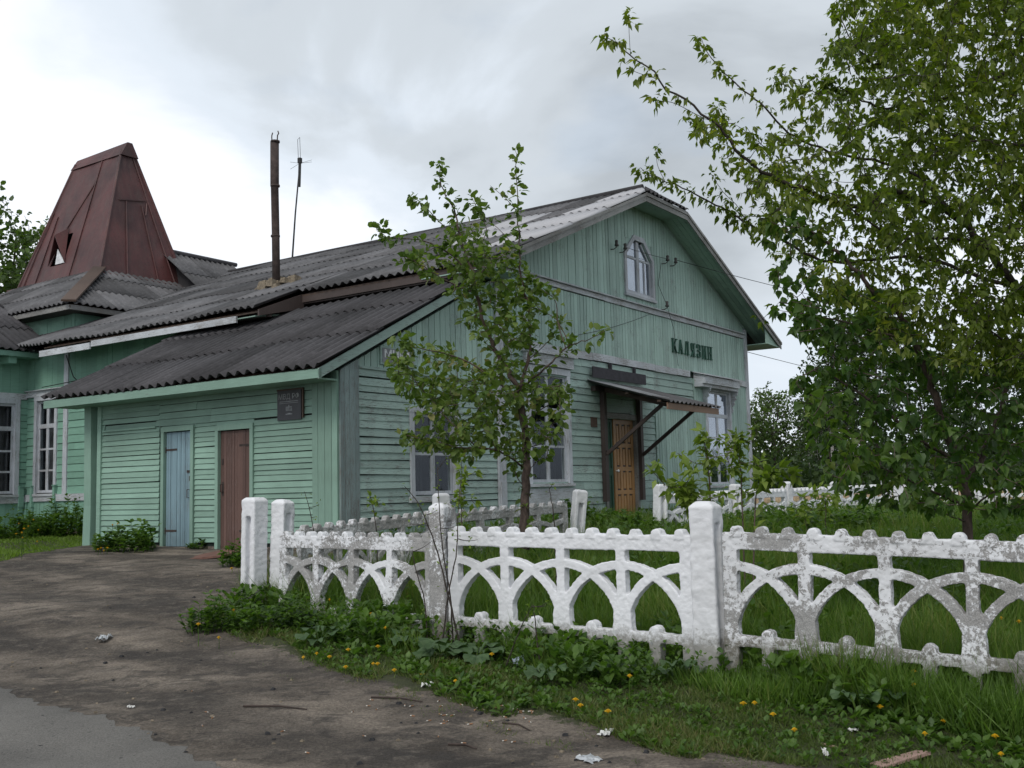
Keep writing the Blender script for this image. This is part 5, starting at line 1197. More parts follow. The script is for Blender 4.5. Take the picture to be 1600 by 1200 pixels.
# ------------------------------------------------------------------ apple tree in the middle
def apple():
    Y = 12.0
    g = px_path([(820, 858, Y), (821, 760, Y), (822, 690, Y), (812, 607, Y)])
    limbs = [(g, .070, .048),
     (px_path([(812, 607, Y), (790, 575, Y), (766, 535, Y-.1), (748, 470, Y-.2), (735, 420, Y-.2), (722, 380, Y-.1), (712, 335, Y), (690, 290, Y+.1), (688, 252, Y+.1)]), .040, .004),
     (px_path([(812, 607, Y), (824, 570, Y+.1), (828, 530, Y+.2), (826, 480, Y+.2), (815, 440, Y+.2), (810, 380, Y+.2), (808, 300, Y+.2), (805, 235, Y+.2)]), .030, .003),
     (px_path([(738, 430, Y-.2), (700, 395, Y-.3), (655, 375, Y-.5), (610, 372, Y-.6), (588, 358, Y-.6)]), .014, .003),
     (px_path([(745, 460, Y-.2), (700, 440, Y-.4), (655, 412, Y-.6), (632, 400, Y-.6)]), .013, .003),
     (px_path([(735, 420, Y-.2), (745, 395, Y), (760, 360, Y+.2), (748, 330, Y+.2), (735, 305, Y+.3)]), .011, .003),
     (px_path([(722, 385, Y-.1), (690, 350, Y-.2), (660, 320, Y-.3), (648, 310, Y-.3)]), .010, .003),
     (px_path([(740, 440, Y), (768, 410, Y+.2), (800, 385, Y+.3), (770, 350, Y+.4), (748, 330, Y+.4)]), .009, .003),
     (px_path([(808, 330, Y+.2), (790, 310, Y+.2), (766, 290, Y+.2)]), .007, .0025),
     (px_path([(816, 605, Y), (840, 585, Y-.2), (868, 560, Y-.3), (890, 540, Y-.4), (920, 530, Y-.5), (950, 515, Y-.5)]), .020, .003),
     (px_path([(884, 545, Y-.4), (872, 505, Y-.3), (868, 470, Y-.2), (850, 455, Y-.1), (838, 445, Y)]), .010, .003),
     (px_path([(890, 540, Y-.4), (870, 500, Y-.1), (838, 478, Y), (830, 440, Y)]), .008, .003),
     (px_path([(820, 640, Y), (800, 620, Y-.2), (770, 590, Y-.4), (720, 560, Y-.5), (660, 545, Y-.6), (640, 540, Y-.6), (622, 530, Y-.6)]), .018, .003),
     (px_path([(700, 655, Y-.5), (670, 620, Y-.5), (645, 590, Y-.6), (632, 560, Y-.6)]), .010, .003),
     (px_path([(818, 730, Y), (790, 710, Y-.3), (760, 700, Y-.4), (720, 700, Y-.5), (680, 690, Y-.6), (635, 680, Y-.6)]), .016, .003),
     (px_path([(775, 705, Y-.4), (762, 665, Y-.4), (745, 620, Y-.3), (735, 575, Y-.2)]), .010, .003),
     (px_path([(745, 700, Y-.4), (715, 670, Y-.6), (690, 645, Y-.6), (675, 620, Y-.7)]), .010, .003),
     (px_path([(820, 660, Y), (845, 640, Y+.2), (870, 625, Y+.3), (885, 608, Y+.4)]), .012, .003),
     (px_path([(822, 700, Y), (850, 690, Y-.2), (865, 660, Y-.2), (880, 650, Y-.3)]), .009, .003),
     (px_path([(822, 740, Y), (840, 720, Y+.2), (855, 715, Y+.3)]), .008, .003),
     (px_path([(818, 760, Y), (806, 740, Y+.2), (800, 700, Y+.3), (790, 660, Y+.3)]), .009, .003),
     (px_path([(828, 560, Y+.1), (860, 530, Y+.3), (880, 500, Y+.4)]), .008, .003)]
    poly = [(640, 530), (700, 545), (760, 580), (812, 560), (830, 600), (880, 590), (890, 650), (870, 700), (820, 705), (770, 700), (720, 712), (640, 700), (632, 680), (690, 670), (640, 640), (610, 570)]
    a1 = sample_poly(poly, 210, lambda x, y: Y+rng.uniform(-.9, .7), rng)
    poly = [(635, 395), (690, 400), (700, 345), (740, 340), (765, 380), (800, 400), (830, 440), (850, 500), (830, 560), (780, 560), (740, 540), (720, 470), (660, 430)]
    a2 = sample_poly(poly, 120, lambda x, y: Y+rng.uniform(-.7, .6), rng)
    tree('apple_tree', 'young apple tree with a few white blossoms standing before the gable', 'tree', limbs, np.vstack([a1, a2]), 'leaf_apple', kind='oval', per=38, size=(.055, .12), wfac=1.2, droop=.2, trip=2, along=.0, limb_leaf=1, bark='bark_brown', blossoms=40, jitter=.10, seed=3, thin=.8)
apple()
# ------------------------------------------------------------------ big ash-leaved maple on the right
def maple():
    b = at(1760, 830, 10.5); b[2] = gz(b[0], b[1])
    limbs = [
     ([b, at(1745, 700, 10.5), at(1720, 600, 10.4), at(1700, 540, 10.3)], .17, .12),
     (px_path([(1700, 540, 10.3), (1660, 500, 10.2), (1600, 462, 10.), (1556, 407, 9.9), (1500, 345, 9.8), (1440, 312, 9.6), (1380, 300, 9.4), (1337, 324, 9.2), (1272, 302, 9.), (1215, 280, 8.9), (1162, 245, 8.8), (1110, 188, 8.7), (1044, 136, 8.6), (985, 85, 8.6), (944, 52, 8.6)]), .075, .003),
     (px_path([(1556, 407, 9.9), (1534, 380, 9.7), (1470, 372, 9.5), (1400, 370, 9.2), (1340, 335, 9.), (1294, 300, 9.), (1230, 310, 8.8)]), .035, .006),
     (px_path([(1600, 455, 10.), (1520, 430, 10.3), (1430, 400, 10.5), (1300, 410, 10.4), (1230, 380, 10.2), (1171, 350, 10.), (1127, 324, 9.9), (1075, 297, 9.8), (1031, 280, 9.8), (998, 263, 9.8)]), .040, .003),
     (px_path([(1500, 345, 9.8), (1440, 280, 10.1), (1381, 254, 10.2), (1294, 236, 10.1), (1232, 206, 10.), (1189, 162, 9.9), (1145, 127, 9.9), (1112, 90, 9.9), (1094, 58, 9.9)]), .035, .003),
     (px_path([(1720, 560, 10.4), (1740, 400, 10.6), (1720, 250, 10.8), (1690, 60, 11), (1660, -120, 11)]), .12, .05),
     (px_path([(1735, 300, 10.7), (1660, 180, 10.4), (1600, 109, 10.2), (1512, 144, 10.), (1425, 164, 9.8), (1370, 165, 9.7), (1320, 140, 9.6), (1290, 130, 9.6)]), .05, .006),
     (px_path([(1720, 200, 10.8), (1660, 90, 10.6), (1600, 55, 10.4), (1482, 57, 10.2), (1425, 79, 10.), (1364, 100, 9.9), (1330, 60, 9.9), (1310, 20, 9.9)]), .045, .006),
     (px_path([(1690, 60, 11), (1600, -20, 10.8), (1500, -40, 10.6), (1420, -30, 10.4)]), .04, .008),
     (px_path([(1700, 540, 10.3), (1640, 560, 9.6), (1580, 540, 9.2), (1520, 500, 9.)]), .04, .01),
     (px_path([(1720, 450, 10.5), (1680, 300, 9.4), (1600, 230, 8.9), (1520, 220, 8.6), (1440, 190, 8.5)]), .045, .007),
     (px_path([(1170, 350, 10.), (1150, 320, 9.9), (1130, 300, 9.9), (1110, 270, 9.9)]), .007, .003),
     (px_path([(1040, 285, 9.8), (1028, 260, 9.8), (1025, 235, 9.8)]), .005, .003),
     (px_path([(985, 85, 8.6), (983, 50, 8.6), (983, 22, 8.6)]), .004, .002),
     (px_path([(1030, 124, 8.6), (1000, 115, 8.6), (980, 106, 8.6)]), .004, .002),
     (px_path([(1100, 185, 8.7), (1050, 160, 8.7), (1025, 160, 8.7)]), .006, .003),
     (px_path([(1220, 470, 9.4), (1190, 500, 9.4)]), .004, .003)]
    core = [(1300, -40), (1330, -200), (1900, -200), (1900, 620), (1620, 600), (1450, 560), (1340, 520), (1230, 430), (1180, 380), (1170, 290), (1200, 240), (1260, 210), (1285, 130), (1290, 60)]
    dens = lambda q: np.clip((q[:, 0]-1240)/150, .35, 1)*np.clip(.25+.35*np.clip((q[:, 1]*0+300-q[:, 1])/300, 0, 1)*(q[:, 0] > 1400)+(q[:, 0]-1150)/420., .1, 1)
    a1 = sample_poly(core, 4000, lambda x, y: 9.9+rng.uniform(-1.9, 1.9), rng, dens)
    a2 = sample_poly([(1060, 190), (1110, 160), (1190, 200), (1280, 200), (1290, 300), (1200, 370), (1130, 330), (1160, 290)], 90, lambda x, y: 9.5+rng.uniform(-.9, .9), rng)
    a3 = sample_poly([(1190, 110), (1260, 100), (1300, 130), (1300, 200), (1220, 190)], 26, lambda x, y: 9.8+rng.uniform(-.5, .5), rng)
    tree('maple_tree', 'large ash-leaved maple whose crown fills the upper right', 'tree', limbs, np.vstack([a1, a2, a3]), 'leaf_maple', kind='lance', per=40, size=(.045, .11), wfac=1.35, droop=.8, trip=3, along=.05, limb_leaf=0, jitter=.09, seed=11, base=b, thin=.55, tipleaf=1)
maple()
# ------------------------------------------------------------------ smaller broad-leaved tree below the maple
def broad():
    b = at(1512, 838, 9.9); b[2] = gz(b[0], b[1])
    limbs = [
     ([b, at(1508, 780, 9.9), at(1498, 720, 9.8), at(1470, 650, 9.6), at(1453, 595, 9.5), at(1425, 530, 9.3), at(1394, 477, 9.1), at(1351, 437, 9.), at(1307, 390, 8.9), at(1275, 365, 8.8), at(1241, 345, 8.7)], .050, .006),
     (px_path([(1505, 760, 9.9), (1540, 700, 10), (1570, 620, 10.1), (1590, 540, 10.2), (1600, 480, 10.2)]), .032, .008),
     (px_path([(1498, 720, 9.8), (1440, 690, 9.5), (1380, 640, 9.3), (1320, 600, 9.2), (1280, 575, 9.1), (1240, 600, 9.)]), .020, .004),
     (px_path([(1425, 530, 9.3), (1370, 520, 9.1), (1310, 500, 8.9), (1250, 490, 8.8)]), .014, .004),
     (px_path([(1508, 790, 9.9), (1460, 770, 9.6), (1400, 740, 9.4), (1350, 720, 9.3)]), .016, .004),
     (px_path([(1511, 815, 9.9), (1470, 800, 9.5), (1430, 780, 9.3)]), .010, .004),
     (px_path([(1512, 800, 9.9), (1550, 770, 9.6), (1590, 760, 9.5)]), .012, .004)]
    p1 = [(1215, 470), (1260, 430), (1320, 440), (1400, 490), (1480, 560), (1620, 540), (1640, 800), (1540, 800), (1400, 790), (1310, 770), (1260, 700), (1255, 620), (1290, 570), (1280, 540), (1240, 510)]
    a1 = sample_poly(p1, 560, lambda x, y: 9.5+rng.uniform(-1.1, 1.1), rng)
    a2 = sample_poly([(1230, 590), (1260, 580), (1300, 610), (1270, 640), (1240, 640)], 14, lambda x, y: 9.+rng.uniform(-.3, .3), rng)
    a3 = sample_poly([(1170, 330), (1230, 320), (1300, 400), (1300, 520), (1230, 520), (1190, 430)], 34, lambda x, y: 9.+rng.uniform(-.5, .5), rng)
    tree('broadleaf_tree', 'dark green tree with broad hanging leaves below the maple crown', 'tree', limbs, np.vstack([a1, a2, a3]), 'leaf_broad', kind='heart', per=26, size=(.05, .115), wfac=.95, droop=.9, trip=2, along=.15, bark='bark_brown', jitter=.06, seed=21, base=b)
broad()
# ------------------------------------------------------------------ distant trees
def far_tree(px, ybase, Y, h, w, label, seed, leaf='leaf_far', bark='bark_dark', n=260, size=.28, group=None, trunks=1, shape='round', kind='oval', per=9):
    r = np.random.default_rng(seed); b = at(px, ybase, Y); b = np.array([b[0], b[1], float(gz(b[0], b[1]))])
    limbs = []
    for k in range(trunks):
        dx = (k-(trunks-1)/2)*w*.22; bb = b+[dx, r.uniform(-.3, .3), 0]
        limbs.append(([bb, bb+[r.uniform(-.2, .2), 0, h*.4], bb+[r.uniform(-.4, .4)+dx*.3, r.uniform(-.3, .3), h*.80]], .035*h/2.2*.5+.03, .02))
        for q in range(6):
            z = h*r.uniform(.25, .7); an = r.uniform(0, 6.28); l = w*.4*r.uniform(.6, 1)
            limbs.append(([bb+[0, 0, z], bb+[math.cos(an)*l*.5, math.sin(an)*l*.5, z+l*.35], bb+[math.cos(an)*l, math.sin(an)*l, z+l*.8]], .03, .01))
    pts = []; cl = [(r.uniform(-.33, .33)*w, r.uniform(-.33, .33)*w, h*r.uniform(.28, .86), r.uniform(.16, .30)*w) for _ in range(16)]
    while len(pts) < n:
        c = cl[r.integers(len(cl))]; d = r.normal(size=3); d /= np.linalg.norm(d); d *= c[3]*r.random()**.4
        p = np.array([c[0], c[1], c[2]])+d*[1, 1, 1.1]
        f = p[2]/h
        lim = {'round': .5*w*math.sqrt(max(0, 1-((f-.55)/.5)**2)), 'cone': .5*w*max(0, 1.08-f)}[shape]
        if f > 1.02 or f < .08 or math.hypot(p[0], p[1]) > lim*1.08: continue
        pts.append(b+p)
    return tree('tree', label, 'tree', limbs, np.array(pts), leaf, group, seed, base=b, bark=bark, kind=kind, per=per, size=(size*.6, size), wfac=1.2, droop=.3, trip=2, along=.0, twig_r=.012, jitter=size*1.2)
far_tree(8, 700, 42, 15.0, 9.8, 'leafy tree rising behind the red spire at the left edge', 31, n=1300, size=.30, per=12)
far_tree(-60, 700, 46, 13.0, 8, 'leafy tree cut off by the left frame edge', 32, n=240, size=.34, per=8)
far_tree(1212, 765, 48, 5.7, 5.2, 'round bushy green tree just right of the building corner', 33, n=900, size=.19, per=16)
far_tree(1262, 765, 75, 6.6, 3.4, 'thin pale tree between the bushy tree and the birches', 34, 'leaf_far', 'bark_birch', n=60, size=.2, per=6)
far_tree(1322, 765, 52, 10.6, 5.4, 'tall slender birch with white trunk behind the fence posts', 35, 'leaf_far_dark', 'bark_birch', n=900, size=.19, trunks=2, shape='cone', per=15)
far_tree(1375, 765, 50, 10.2, 6.5, 'tall dark tree next to the birch', 36, 'leaf_far_dark', n=900, size=.24, per=11)
far_tree(1296, 765, 60, 6.6, 4.0, 'dark tree filling the gap left of the birch', 40, 'leaf_far_dark', n=800, size=.24, per=12)
far_tree(1450, 765, 55, 9.0, 7, 'broad dark tree behind the leaning broadleaf tree', 37, 'leaf_far_dark', n=420, size=.27, per=11)
far_tree(1535, 765, 58, 8.8, 7, 'dark tree above the sandy strip', 38, 'leaf_far_dark', n=420, size=.27, per=11)
far_tree(1625, 765, 56, 9.0, 8, 'dark tree at the right frame edge behind the maple', 39, 'leaf_far_dark', n=420, size=.27, per=11)
def leaf_mass(name, label, boxes, n, size, mat, seed, cat='undergrowth'):
    r = np.random.default_rng(seed); np.random.seed(seed); P_ = []
    for (x0, x1, y0, y1, h) in boxes:
        k = int(n*(x1-x0)); x = r.uniform(x0, x1, k); y = r.uniform(y0, y1, k)
        hh = h*(.55+.45*np.sin(x*.9+seed)*np.sin(x*.37+y*.5)); z = gz(x, y)+hh*r.random(k)**.8
        P_.append(np.stack([x, y, z], 1))
    P_ = np.concatenate(P_); m_ = len(P_); L_ = r.uniform(size*.6, size, m_)
    V, F, k = place_leaves('oval', P_, rnd_dirs(m_)+[0, 0, .2], rnd_dirs(m_)+[0, 0, .6], L_, L_*1.3)
    o = np_mesh(name, V, F, np.repeat(r.random(m_), k), mat); return props(o, label, cat, kind='stuff')
leaf_mass('undergrowth', 'low dark undergrowth beyond the fence at the foot of the far trees', [(8, 60, 44.5, 50, 1.9), (14, 90, 62, 70, 4.2)], 330, .34, 'leaf_far_dark', 3)
leaf_mass('distant_wood', 'far-off wood along the horizon', [(-150, 200, 150, 170, 9)], 60, 1.6, 'leaf_far_dark', 4, 'wood')
# ------------------------------------------------------------------ grass
FRONT = np.array([(-2.95, 11.5), A2, A3, (3.6, 6.6), (9, 3.4)])      # line of the front fence
def front_off(x, y):
    """signed distance to the fence line, positive on the camera side"""
    best = np.full(len(x), 1e9); sg = np.ones(len(x)); P_ = np.stack([x, y], 1)
    for a, b in zip(FRONT, FRONT[1:]):
        ab = b-a; t = np.clip(((P_-a)@ab)/(ab@ab), 0, 1); d = P_-(a+t[:, None]*ab); dl = np.linalg.norm(d, axis=1); c = ab[0]*d[:, 1]-ab[1]*d[:, 0]
        k = dl < best; best[k] = dl[k]; sg[k] = np.where(c[k] < 0, 1, -1)
    return best*sg
def in_building(x, y):
    d = np.stack([x-KK[0], y-KK[1]], 1); t = d@UU[:2]; s = d@VV[:2]
    return ((t > -.08) & (t < 16.4) & (s > -.04) & (s < 6.05)) | ((t > 2.7) & (s > 6) & (t < 16.4)) | (s > 12.98)
def blades(name, label, n, xr, yr, keep, hgt, width, mat, seed, lean=.35, ypow=2.0, clump=True, cat='grass'):
    r = np.random.default_rng(seed); np.random.seed(seed)
    y = (r.random(n)*(yr[1]**(-ypow+1)-yr[0]**(-ypow+1))+yr[0]**(-ypow+1))**(1/(-ypow+1)); x = r.uniform(xr[0], xr[1], n)*1.0
    k = keep(x, y) & (np.abs(x) < .58*y+.8); x, y = x[k], y[k]
    m_ = len(x); cl = np.clip(.7+.35*np.sin(x*2.1+seed)*np.sin(y*1.7)+.22*np.sin(x*7+y*5), .45, 1.3)
    h = hgt(x, y)*r.uniform(.45, 1.15, m_)*(cl if clump else 1); w = width*(.6+.05*y)*r.uniform(.6, 1.3, m_)
    D_ = np.stack([r.normal(size=m_)*lean, r.normal(size=m_)*lean, np.ones(m_)], 1)
    Nn = np.stack([r.normal(size=m_), r.normal(size=m_), np.zeros(m_)], 1)
    V, F, kk = place_leaves('blade', np.stack([x, y, gz(x, y)-.01], 1), D_, Nn, h, w)
    T = np.repeat(np.clip(.45*cl+r.random(m_)*.55, 0, 1), kk)
    o = np_mesh(name, V, F, T, mat); return props(o, label, cat, kind='stuff')
inside = lambda x, y: (front_off(x, y) < -.03) & ~in_building(x, y) & (poly_sd(np.stack([x, y], 1), DIRT) < .1)
blades('meadow_grass', 'tall green grass inside the concrete fence', 300000, (-3.2, 14), (7, 26), inside, lambda x, y: np.where(y > 13, .42, .46), .009, 'grass_tall', 1)
blades('fence_foot_grass', 'tall grass tufts at the foot of the right front panel', 90000, (-1.5, 5), (5.8, 9.5), lambda x, y: (np.abs(front_off(x, y)-.15) < .38+.15*np.sin(x*5)) & ((x > 1.0) | (np.sin(x*7+y*3) > .55)), lambda x, y: .26+.42*np.clip((x-1.5)/1.2, 0, 1), .010, 'grass_tall', 2)
verge = lambda x, y: (front_off(x, y) > -.1) & (poly_sd(np.stack([x, y], 1), DIRT)+.10*np.sin(x*5)+.08*np.sin(x*13+y*7) < .06)
blades('verge_grass', 'short trampled grass between the dirt and the fence', 420000, (-3.6, 6), (4.6, 12), verge, lambda x, y: .085+.07*np.clip(.5-front_off(x, y), 0, 1), .0075, 'grass_short', 3, lean=.7)
blades('stray_grass', 'sparse short blades creeping over the edge of the dirt', 90000, (-3.6, 6), (4.4, 12), lambda x, y: (np.abs(poly_sd(np.stack([x, y], 1), DIRT)-.12) < .35) & (np.sin(x*9)*np.sin(y*8+x) > .15), lambda x, y: np.full(len(x), .05), .006, 'grass_short', 4, lean=1.1)
lawn = lambda x, y: (x < -7.2) & (poly_sd(np.stack([x, y], 1), DIRT) < .05) & ~in_building(x, y)
blades('lawn_grass', 'bright short grass left of the annex', 60000, (-16, -7), (13, 30), lawn, lambda x, y: np.full(len(x), .10), .011, 'lawn', 5, lean=.5)
def ground_weeds(name, label, n, xr, yr, keep, size, mat, seed, lift=.10, kind='weed', cat='weeds'):
    r = np.random.default_rng(seed); np.random.seed(seed); x = r.uniform(*xr, n); y = r.uniform(*yr, n); k = keep(x, y); x, y = x[k], y[k]
    P_, D_, L_, T = [], [], [], []
    for q in range(len(x)):
        m_ = r.integers(5, 10); an = r.uniform(0, 6.28, m_); el = r.uniform(.1, 1.1, m_); l = size(x[q], y[q])*r.uniform(.6, 1.1, m_); hh = r.random(m_)*lift
        P_.append(np.stack([x[q]+np.cos(an)*.02, y[q]+np.sin(an)*.02, gz(x[q], y[q])+hh*np.ones(m_)], 1)); D_.append(np.stack([np.cos(an)*np.cos(el), np.sin(an)*np.cos(el), np.sin(el)], 1)); L_.append(l); T.append(np.full(m_, r.random())*.5+r.random(m_)*.5)
    P_ = np.concatenate(P_); D_ = np.concatenate(D_); L_ = np.concatenate(L_); T = np.concatenate(T)
    Nn = np.tile([0, 0, 1.], (len(P_), 1))+rnd_dirs(len(P_))*.3
    V, F, k = place_leaves(kind, P_, D_, Nn, L_, L_*.9)
    o = np_mesh(name, V, F, np.repeat(T, k), mat); return props(o, label, cat, kind='stuff')
near_fence = lambda x, y: (front_off(x, y) > -.15) & (front_off(x, y) < .55+.25*np.sin(x*3)) & (poly_sd(np.stack([x, y], 1), DIRT) < .05)
ground_weeds('fence_weeds', 'leafy weeds crowding the foot of the front fence', 9000, (-3.5, 5), (5.5, 12), lambda x, y: near_fence(x, y) & (np.random.default_rng(1).random(len(x)) < np.where(x > 1, .45, 1)), lambda x, y: .075+.03*np.sin(x*4), 'weed', 6, .22)
ground_weeds('verge_weeds', 'small broad-leaved weeds in the verge', 9000, (-3.5, 6), (4.6, 12), verge, lambda x, y: .045+.025*max(0, math.sin(x*3+y*2)), 'weed', 7, .04)
ground_weeds('garden_weeds', 'leafy weeds among the grass behind the fence', 3200, (-3, 12), (8, 22), lambda x, y: inside(x, y) & (np.sin(x*1.3+1)*np.sin(y*1.1) > -.25), lambda x, y: .10, 'weed', 8, .30)
def weed_patch(px, py, rx, ry, h, n, label, seed, size=.10, mat='weed'):
    c = gpt(px, py); r = np.random.default_rng(seed); np.random.seed(seed)
    root = empty('weed_clump', (c[0], c[1], c[2])); props(root, label, 'weeds')
    mb = MB(); P_, D_ = [], []
    for q in range(n):
        a = r.uniform(0, 6.28); f = math.sqrt(r.random()); bx, by = math.cos(a)*rx*f, math.sin(a)*ry*f; hh = h*r.uniform(.5, 1)*(1-.5*f)
        lx, ly = r.normal()*.12*h, r.normal()*.12*h
        z_ = float(gz(c[0]+bx, c[1]+by))-c[2]
        mb.tube([(bx, by, z_), (bx+lx*.5, by+ly*.5, z_+hh*.5), (bx+lx, by+ly, z_+hh)], [.004, .003, .0015], 4, cap=False)
        for k in range(int(14)):
            t = r.uniform(.08, 1); an = r.uniform(0, 6.28); P_.append((bx+lx*t, by+ly*t, z_+hh*t)); D_.append((math.cos(an), math.sin(an), r.uniform(-.1, .7)))
    mb.build('stem', 'grass_tall', root, recalc=False)
    P_ = np.array(P_); D_ = np.array(D_); L_ = r.uniform(size*.5, size, len(P_))
    V, F, k = place_leaves('weed', P_, D_, np.tile([0, 0, 1.], (len(P_), 1))+rnd_dirs(len(P_))*.3, L_, L_*.85)
    np_mesh('foliage', V, F, np.repeat(r.random(len(P_)), k), mat, root); return root
weed_patch(198, 862, .55, .35, .55, 60, 'leafy weed clump growing against the annex clapboards left of the blue door', 51, .12)
weed_patch(222, 858, .16, .16, .72, 16, 'tall dark plant rising from the clump beside the blue door', 52, .16)
weed_patch(368, 885, .20, .2, .42, 26, 'small weed clump between the brown door and the leftmost fence post', 53, .10)
weed_patch(312, 858, .25, .12, .18, 14, 'low weeds between the two annex doors', 54, .08)
weed_patch(104, 838, 1.1, .6, 1.0, 170, 'high nettle bed at the wall left of the annex post', 55, .13)
weed_patch(25, 842, 1.1, .6, .75, 160, 'low nettle bed with dandelions under the wide wing window', 56, .12)
weed_patch(340, 985, .32, .22, .42, 40, 'bushy weeds at the foot of the leftmost fence post', 57, .09)
weed_patch(440, 985, .45, .25, .40, 50, 'bushy weeds in front of the repainted panel end', 58, .09)
weed_patch(905, 835, .7, .5, .75, 60, 'tall weeds beside the leaning slotted post', 59, .14)
weed_patch(985, 838, .5, .4, .55, 50, 'dark weeds in front of the carved door', 60, .14)
weed_patch(1260, 832, 1.5, 1.0, .65, 110, 'bank of tall weeds beyond the saplings', 61, .15)
# saplings with large bright leaves
def sapling(name, label, pts, r0, size, per, seed, mat='leaf_bright', nb=5, blen=.35, group='saplings behind the fence', kind='lance', wfac=1.5, bark='bark_brown', droop=.25):
    r = np.random.default_rng(seed); P_ = [np.array(p) for p in pts]; P_[0][2] = float(gz(P_[0][0], P_[0][1]))
    limbs = [(P_, r0, .003)]; at_ = []
    sp = smooth_path(P_)
    for k in range(nb):
        q = sp[int(len(sp)*r.uniform(.35, .95))]; a = r.uniform(0, 6.28); l = blen*r.uniform(.4, 1); at_.append(q+np.array([math.cos(a)*l, math.sin(a)*l*.6, l*r.uniform(.1, .9)]))
    return tree(name, label, 'sapling', limbs, np.array(at_) if at_ else np.zeros((0, 3)), mat, group, seed, base=P_[0], bark=bark, kind=kind, per=per, size=(size*.55, size), wfac=wfac, droop=droop, trip=2, along=.2, limb_leaf=1, jitter=.06)
sapling('ash_sapling', 'bright leafy sapling with its tip beside the hooded window', px_path([(1112, 850, 10), (1110, 780, 10), (1104, 720, 10), (1100, 680, 10)]), .012, .125, 40, 71, nb=5)
sapling('ash_sapling', 'slender upright sapling at the building corner', px_path([(1160, 850, 10.2), (1160, 780, 10.2), (1156, 720, 10.2), (1153, 684, 10.2)]), .010, .10, 60, 72, nb=7, blen=.25)
sapling('ash_sapling', 'arching sapling with drooping leaves right of the building corner', px_path([(1170, 850, 9.8), (1180, 790, 9.8), (1195, 750, 9.8), (1215, 735, 9.8)]), .009, .15, 36, 73, nb=6)
sapling('ash_sapling', 'low spreading bright sapling left of the large cracked post gap', px_path([(1085, 850, 9.8), (1078, 810, 9.8), (1076, 785, 9.7), (1072, 765, 9.7)]), .010, .15, 46, 74, nb=9, blen=.4)
sapling('ash_sapling', 'thin sapling just behind the second front post', px_path([(722, 880, 10.5), (722, 820, 10.5), (720, 780, 10.5), (722, 740, 10.5)]), .008, .11, 34, 75, nb=4, blen=.22)
sapling('ash_sapling', 'tiny bright sapling before the far posts', px_path([(1262, 850, 16), (1258, 810, 16), (1252, 775, 16)]), .012, .16, 30, 76, nb=6, blen=.4)
sapling('ash_sapling', 'tiny yellowish sapling left of the far pair of posts', px_path([(1292, 850, 15), (1290, 810, 15), (1290, 772, 15)]), .012, .15, 30, 77, nb=6, blen=.4)
# thin shoots
def shoot(label, pts, r0, n, seed, size=.035): return sapling('bare_shoot', label, pts, r0, size, n, seed, nb=2, blen=.25, group='thin shoots by the fence', bark='bark_dark', kind='oval', wfac=1.1, droop=0)
shoot('tall bare shoot crossing the second front post to the upper left', px_path([(722, 1010, 9.2), (700, 930, 9.2), (680, 850, 9.25), (655, 790, 9.3), (632, 760, 9.3)]), .010, 7, 81)
shoot('upright bare shoot in front of the second front post', px_path([(708, 1010, 9.3), (703, 930, 9.3), (692, 860, 9.3), (686, 790, 9.3), (684, 730, 9.3)]), .008, 7, 82)
shoot('curved bare shoot leaning right over the second front post', px_path([(690, 1010, 9.25), (700, 930, 9.2), (712, 870, 9.2), (716, 800, 9.2), (720, 750, 9.3)]), .008, 7, 83)
shoot('low bare shoot left of the second front post', px_path([(668, 1000, 9.4), (664, 940, 9.4), (650, 890, 9.4), (645, 860, 9.4)]), .007, 8, 84)
shoot('bare stem right of the apple trunk', px_path([(872, 900, 10.6), (868, 860, 10.6), (864, 800, 10.6), (858, 762, 10.6)]), .011, 2, 85)
shoot('thin bare twig standing before the annex corner', px_path([(498, 880, 11.6), (490, 830, 11.6), (476, 768, 11.6)]), .007, 2, 86)
shoot('thin sprout with yellowish tip before the low window', px_path([(590, 880, 11.2), (588, 830, 11.2), (582, 790, 11.2), (578, 775, 11.2)]), .007, 22, 87, .06)
shoot('dry brown stalk leaning in front of the panel right of the twigs', px_path([(845, 1040, 8.3), (838, 985, 8.3), (834, 945, 8.3)]), .008, 1, 88)
shoot('dry stalk bending left in front of the panel right of the twigs', px_path([(790, 1035, 8.5), (810, 990, 8.4), (832, 945, 8.3)]), .007, 1, 89)
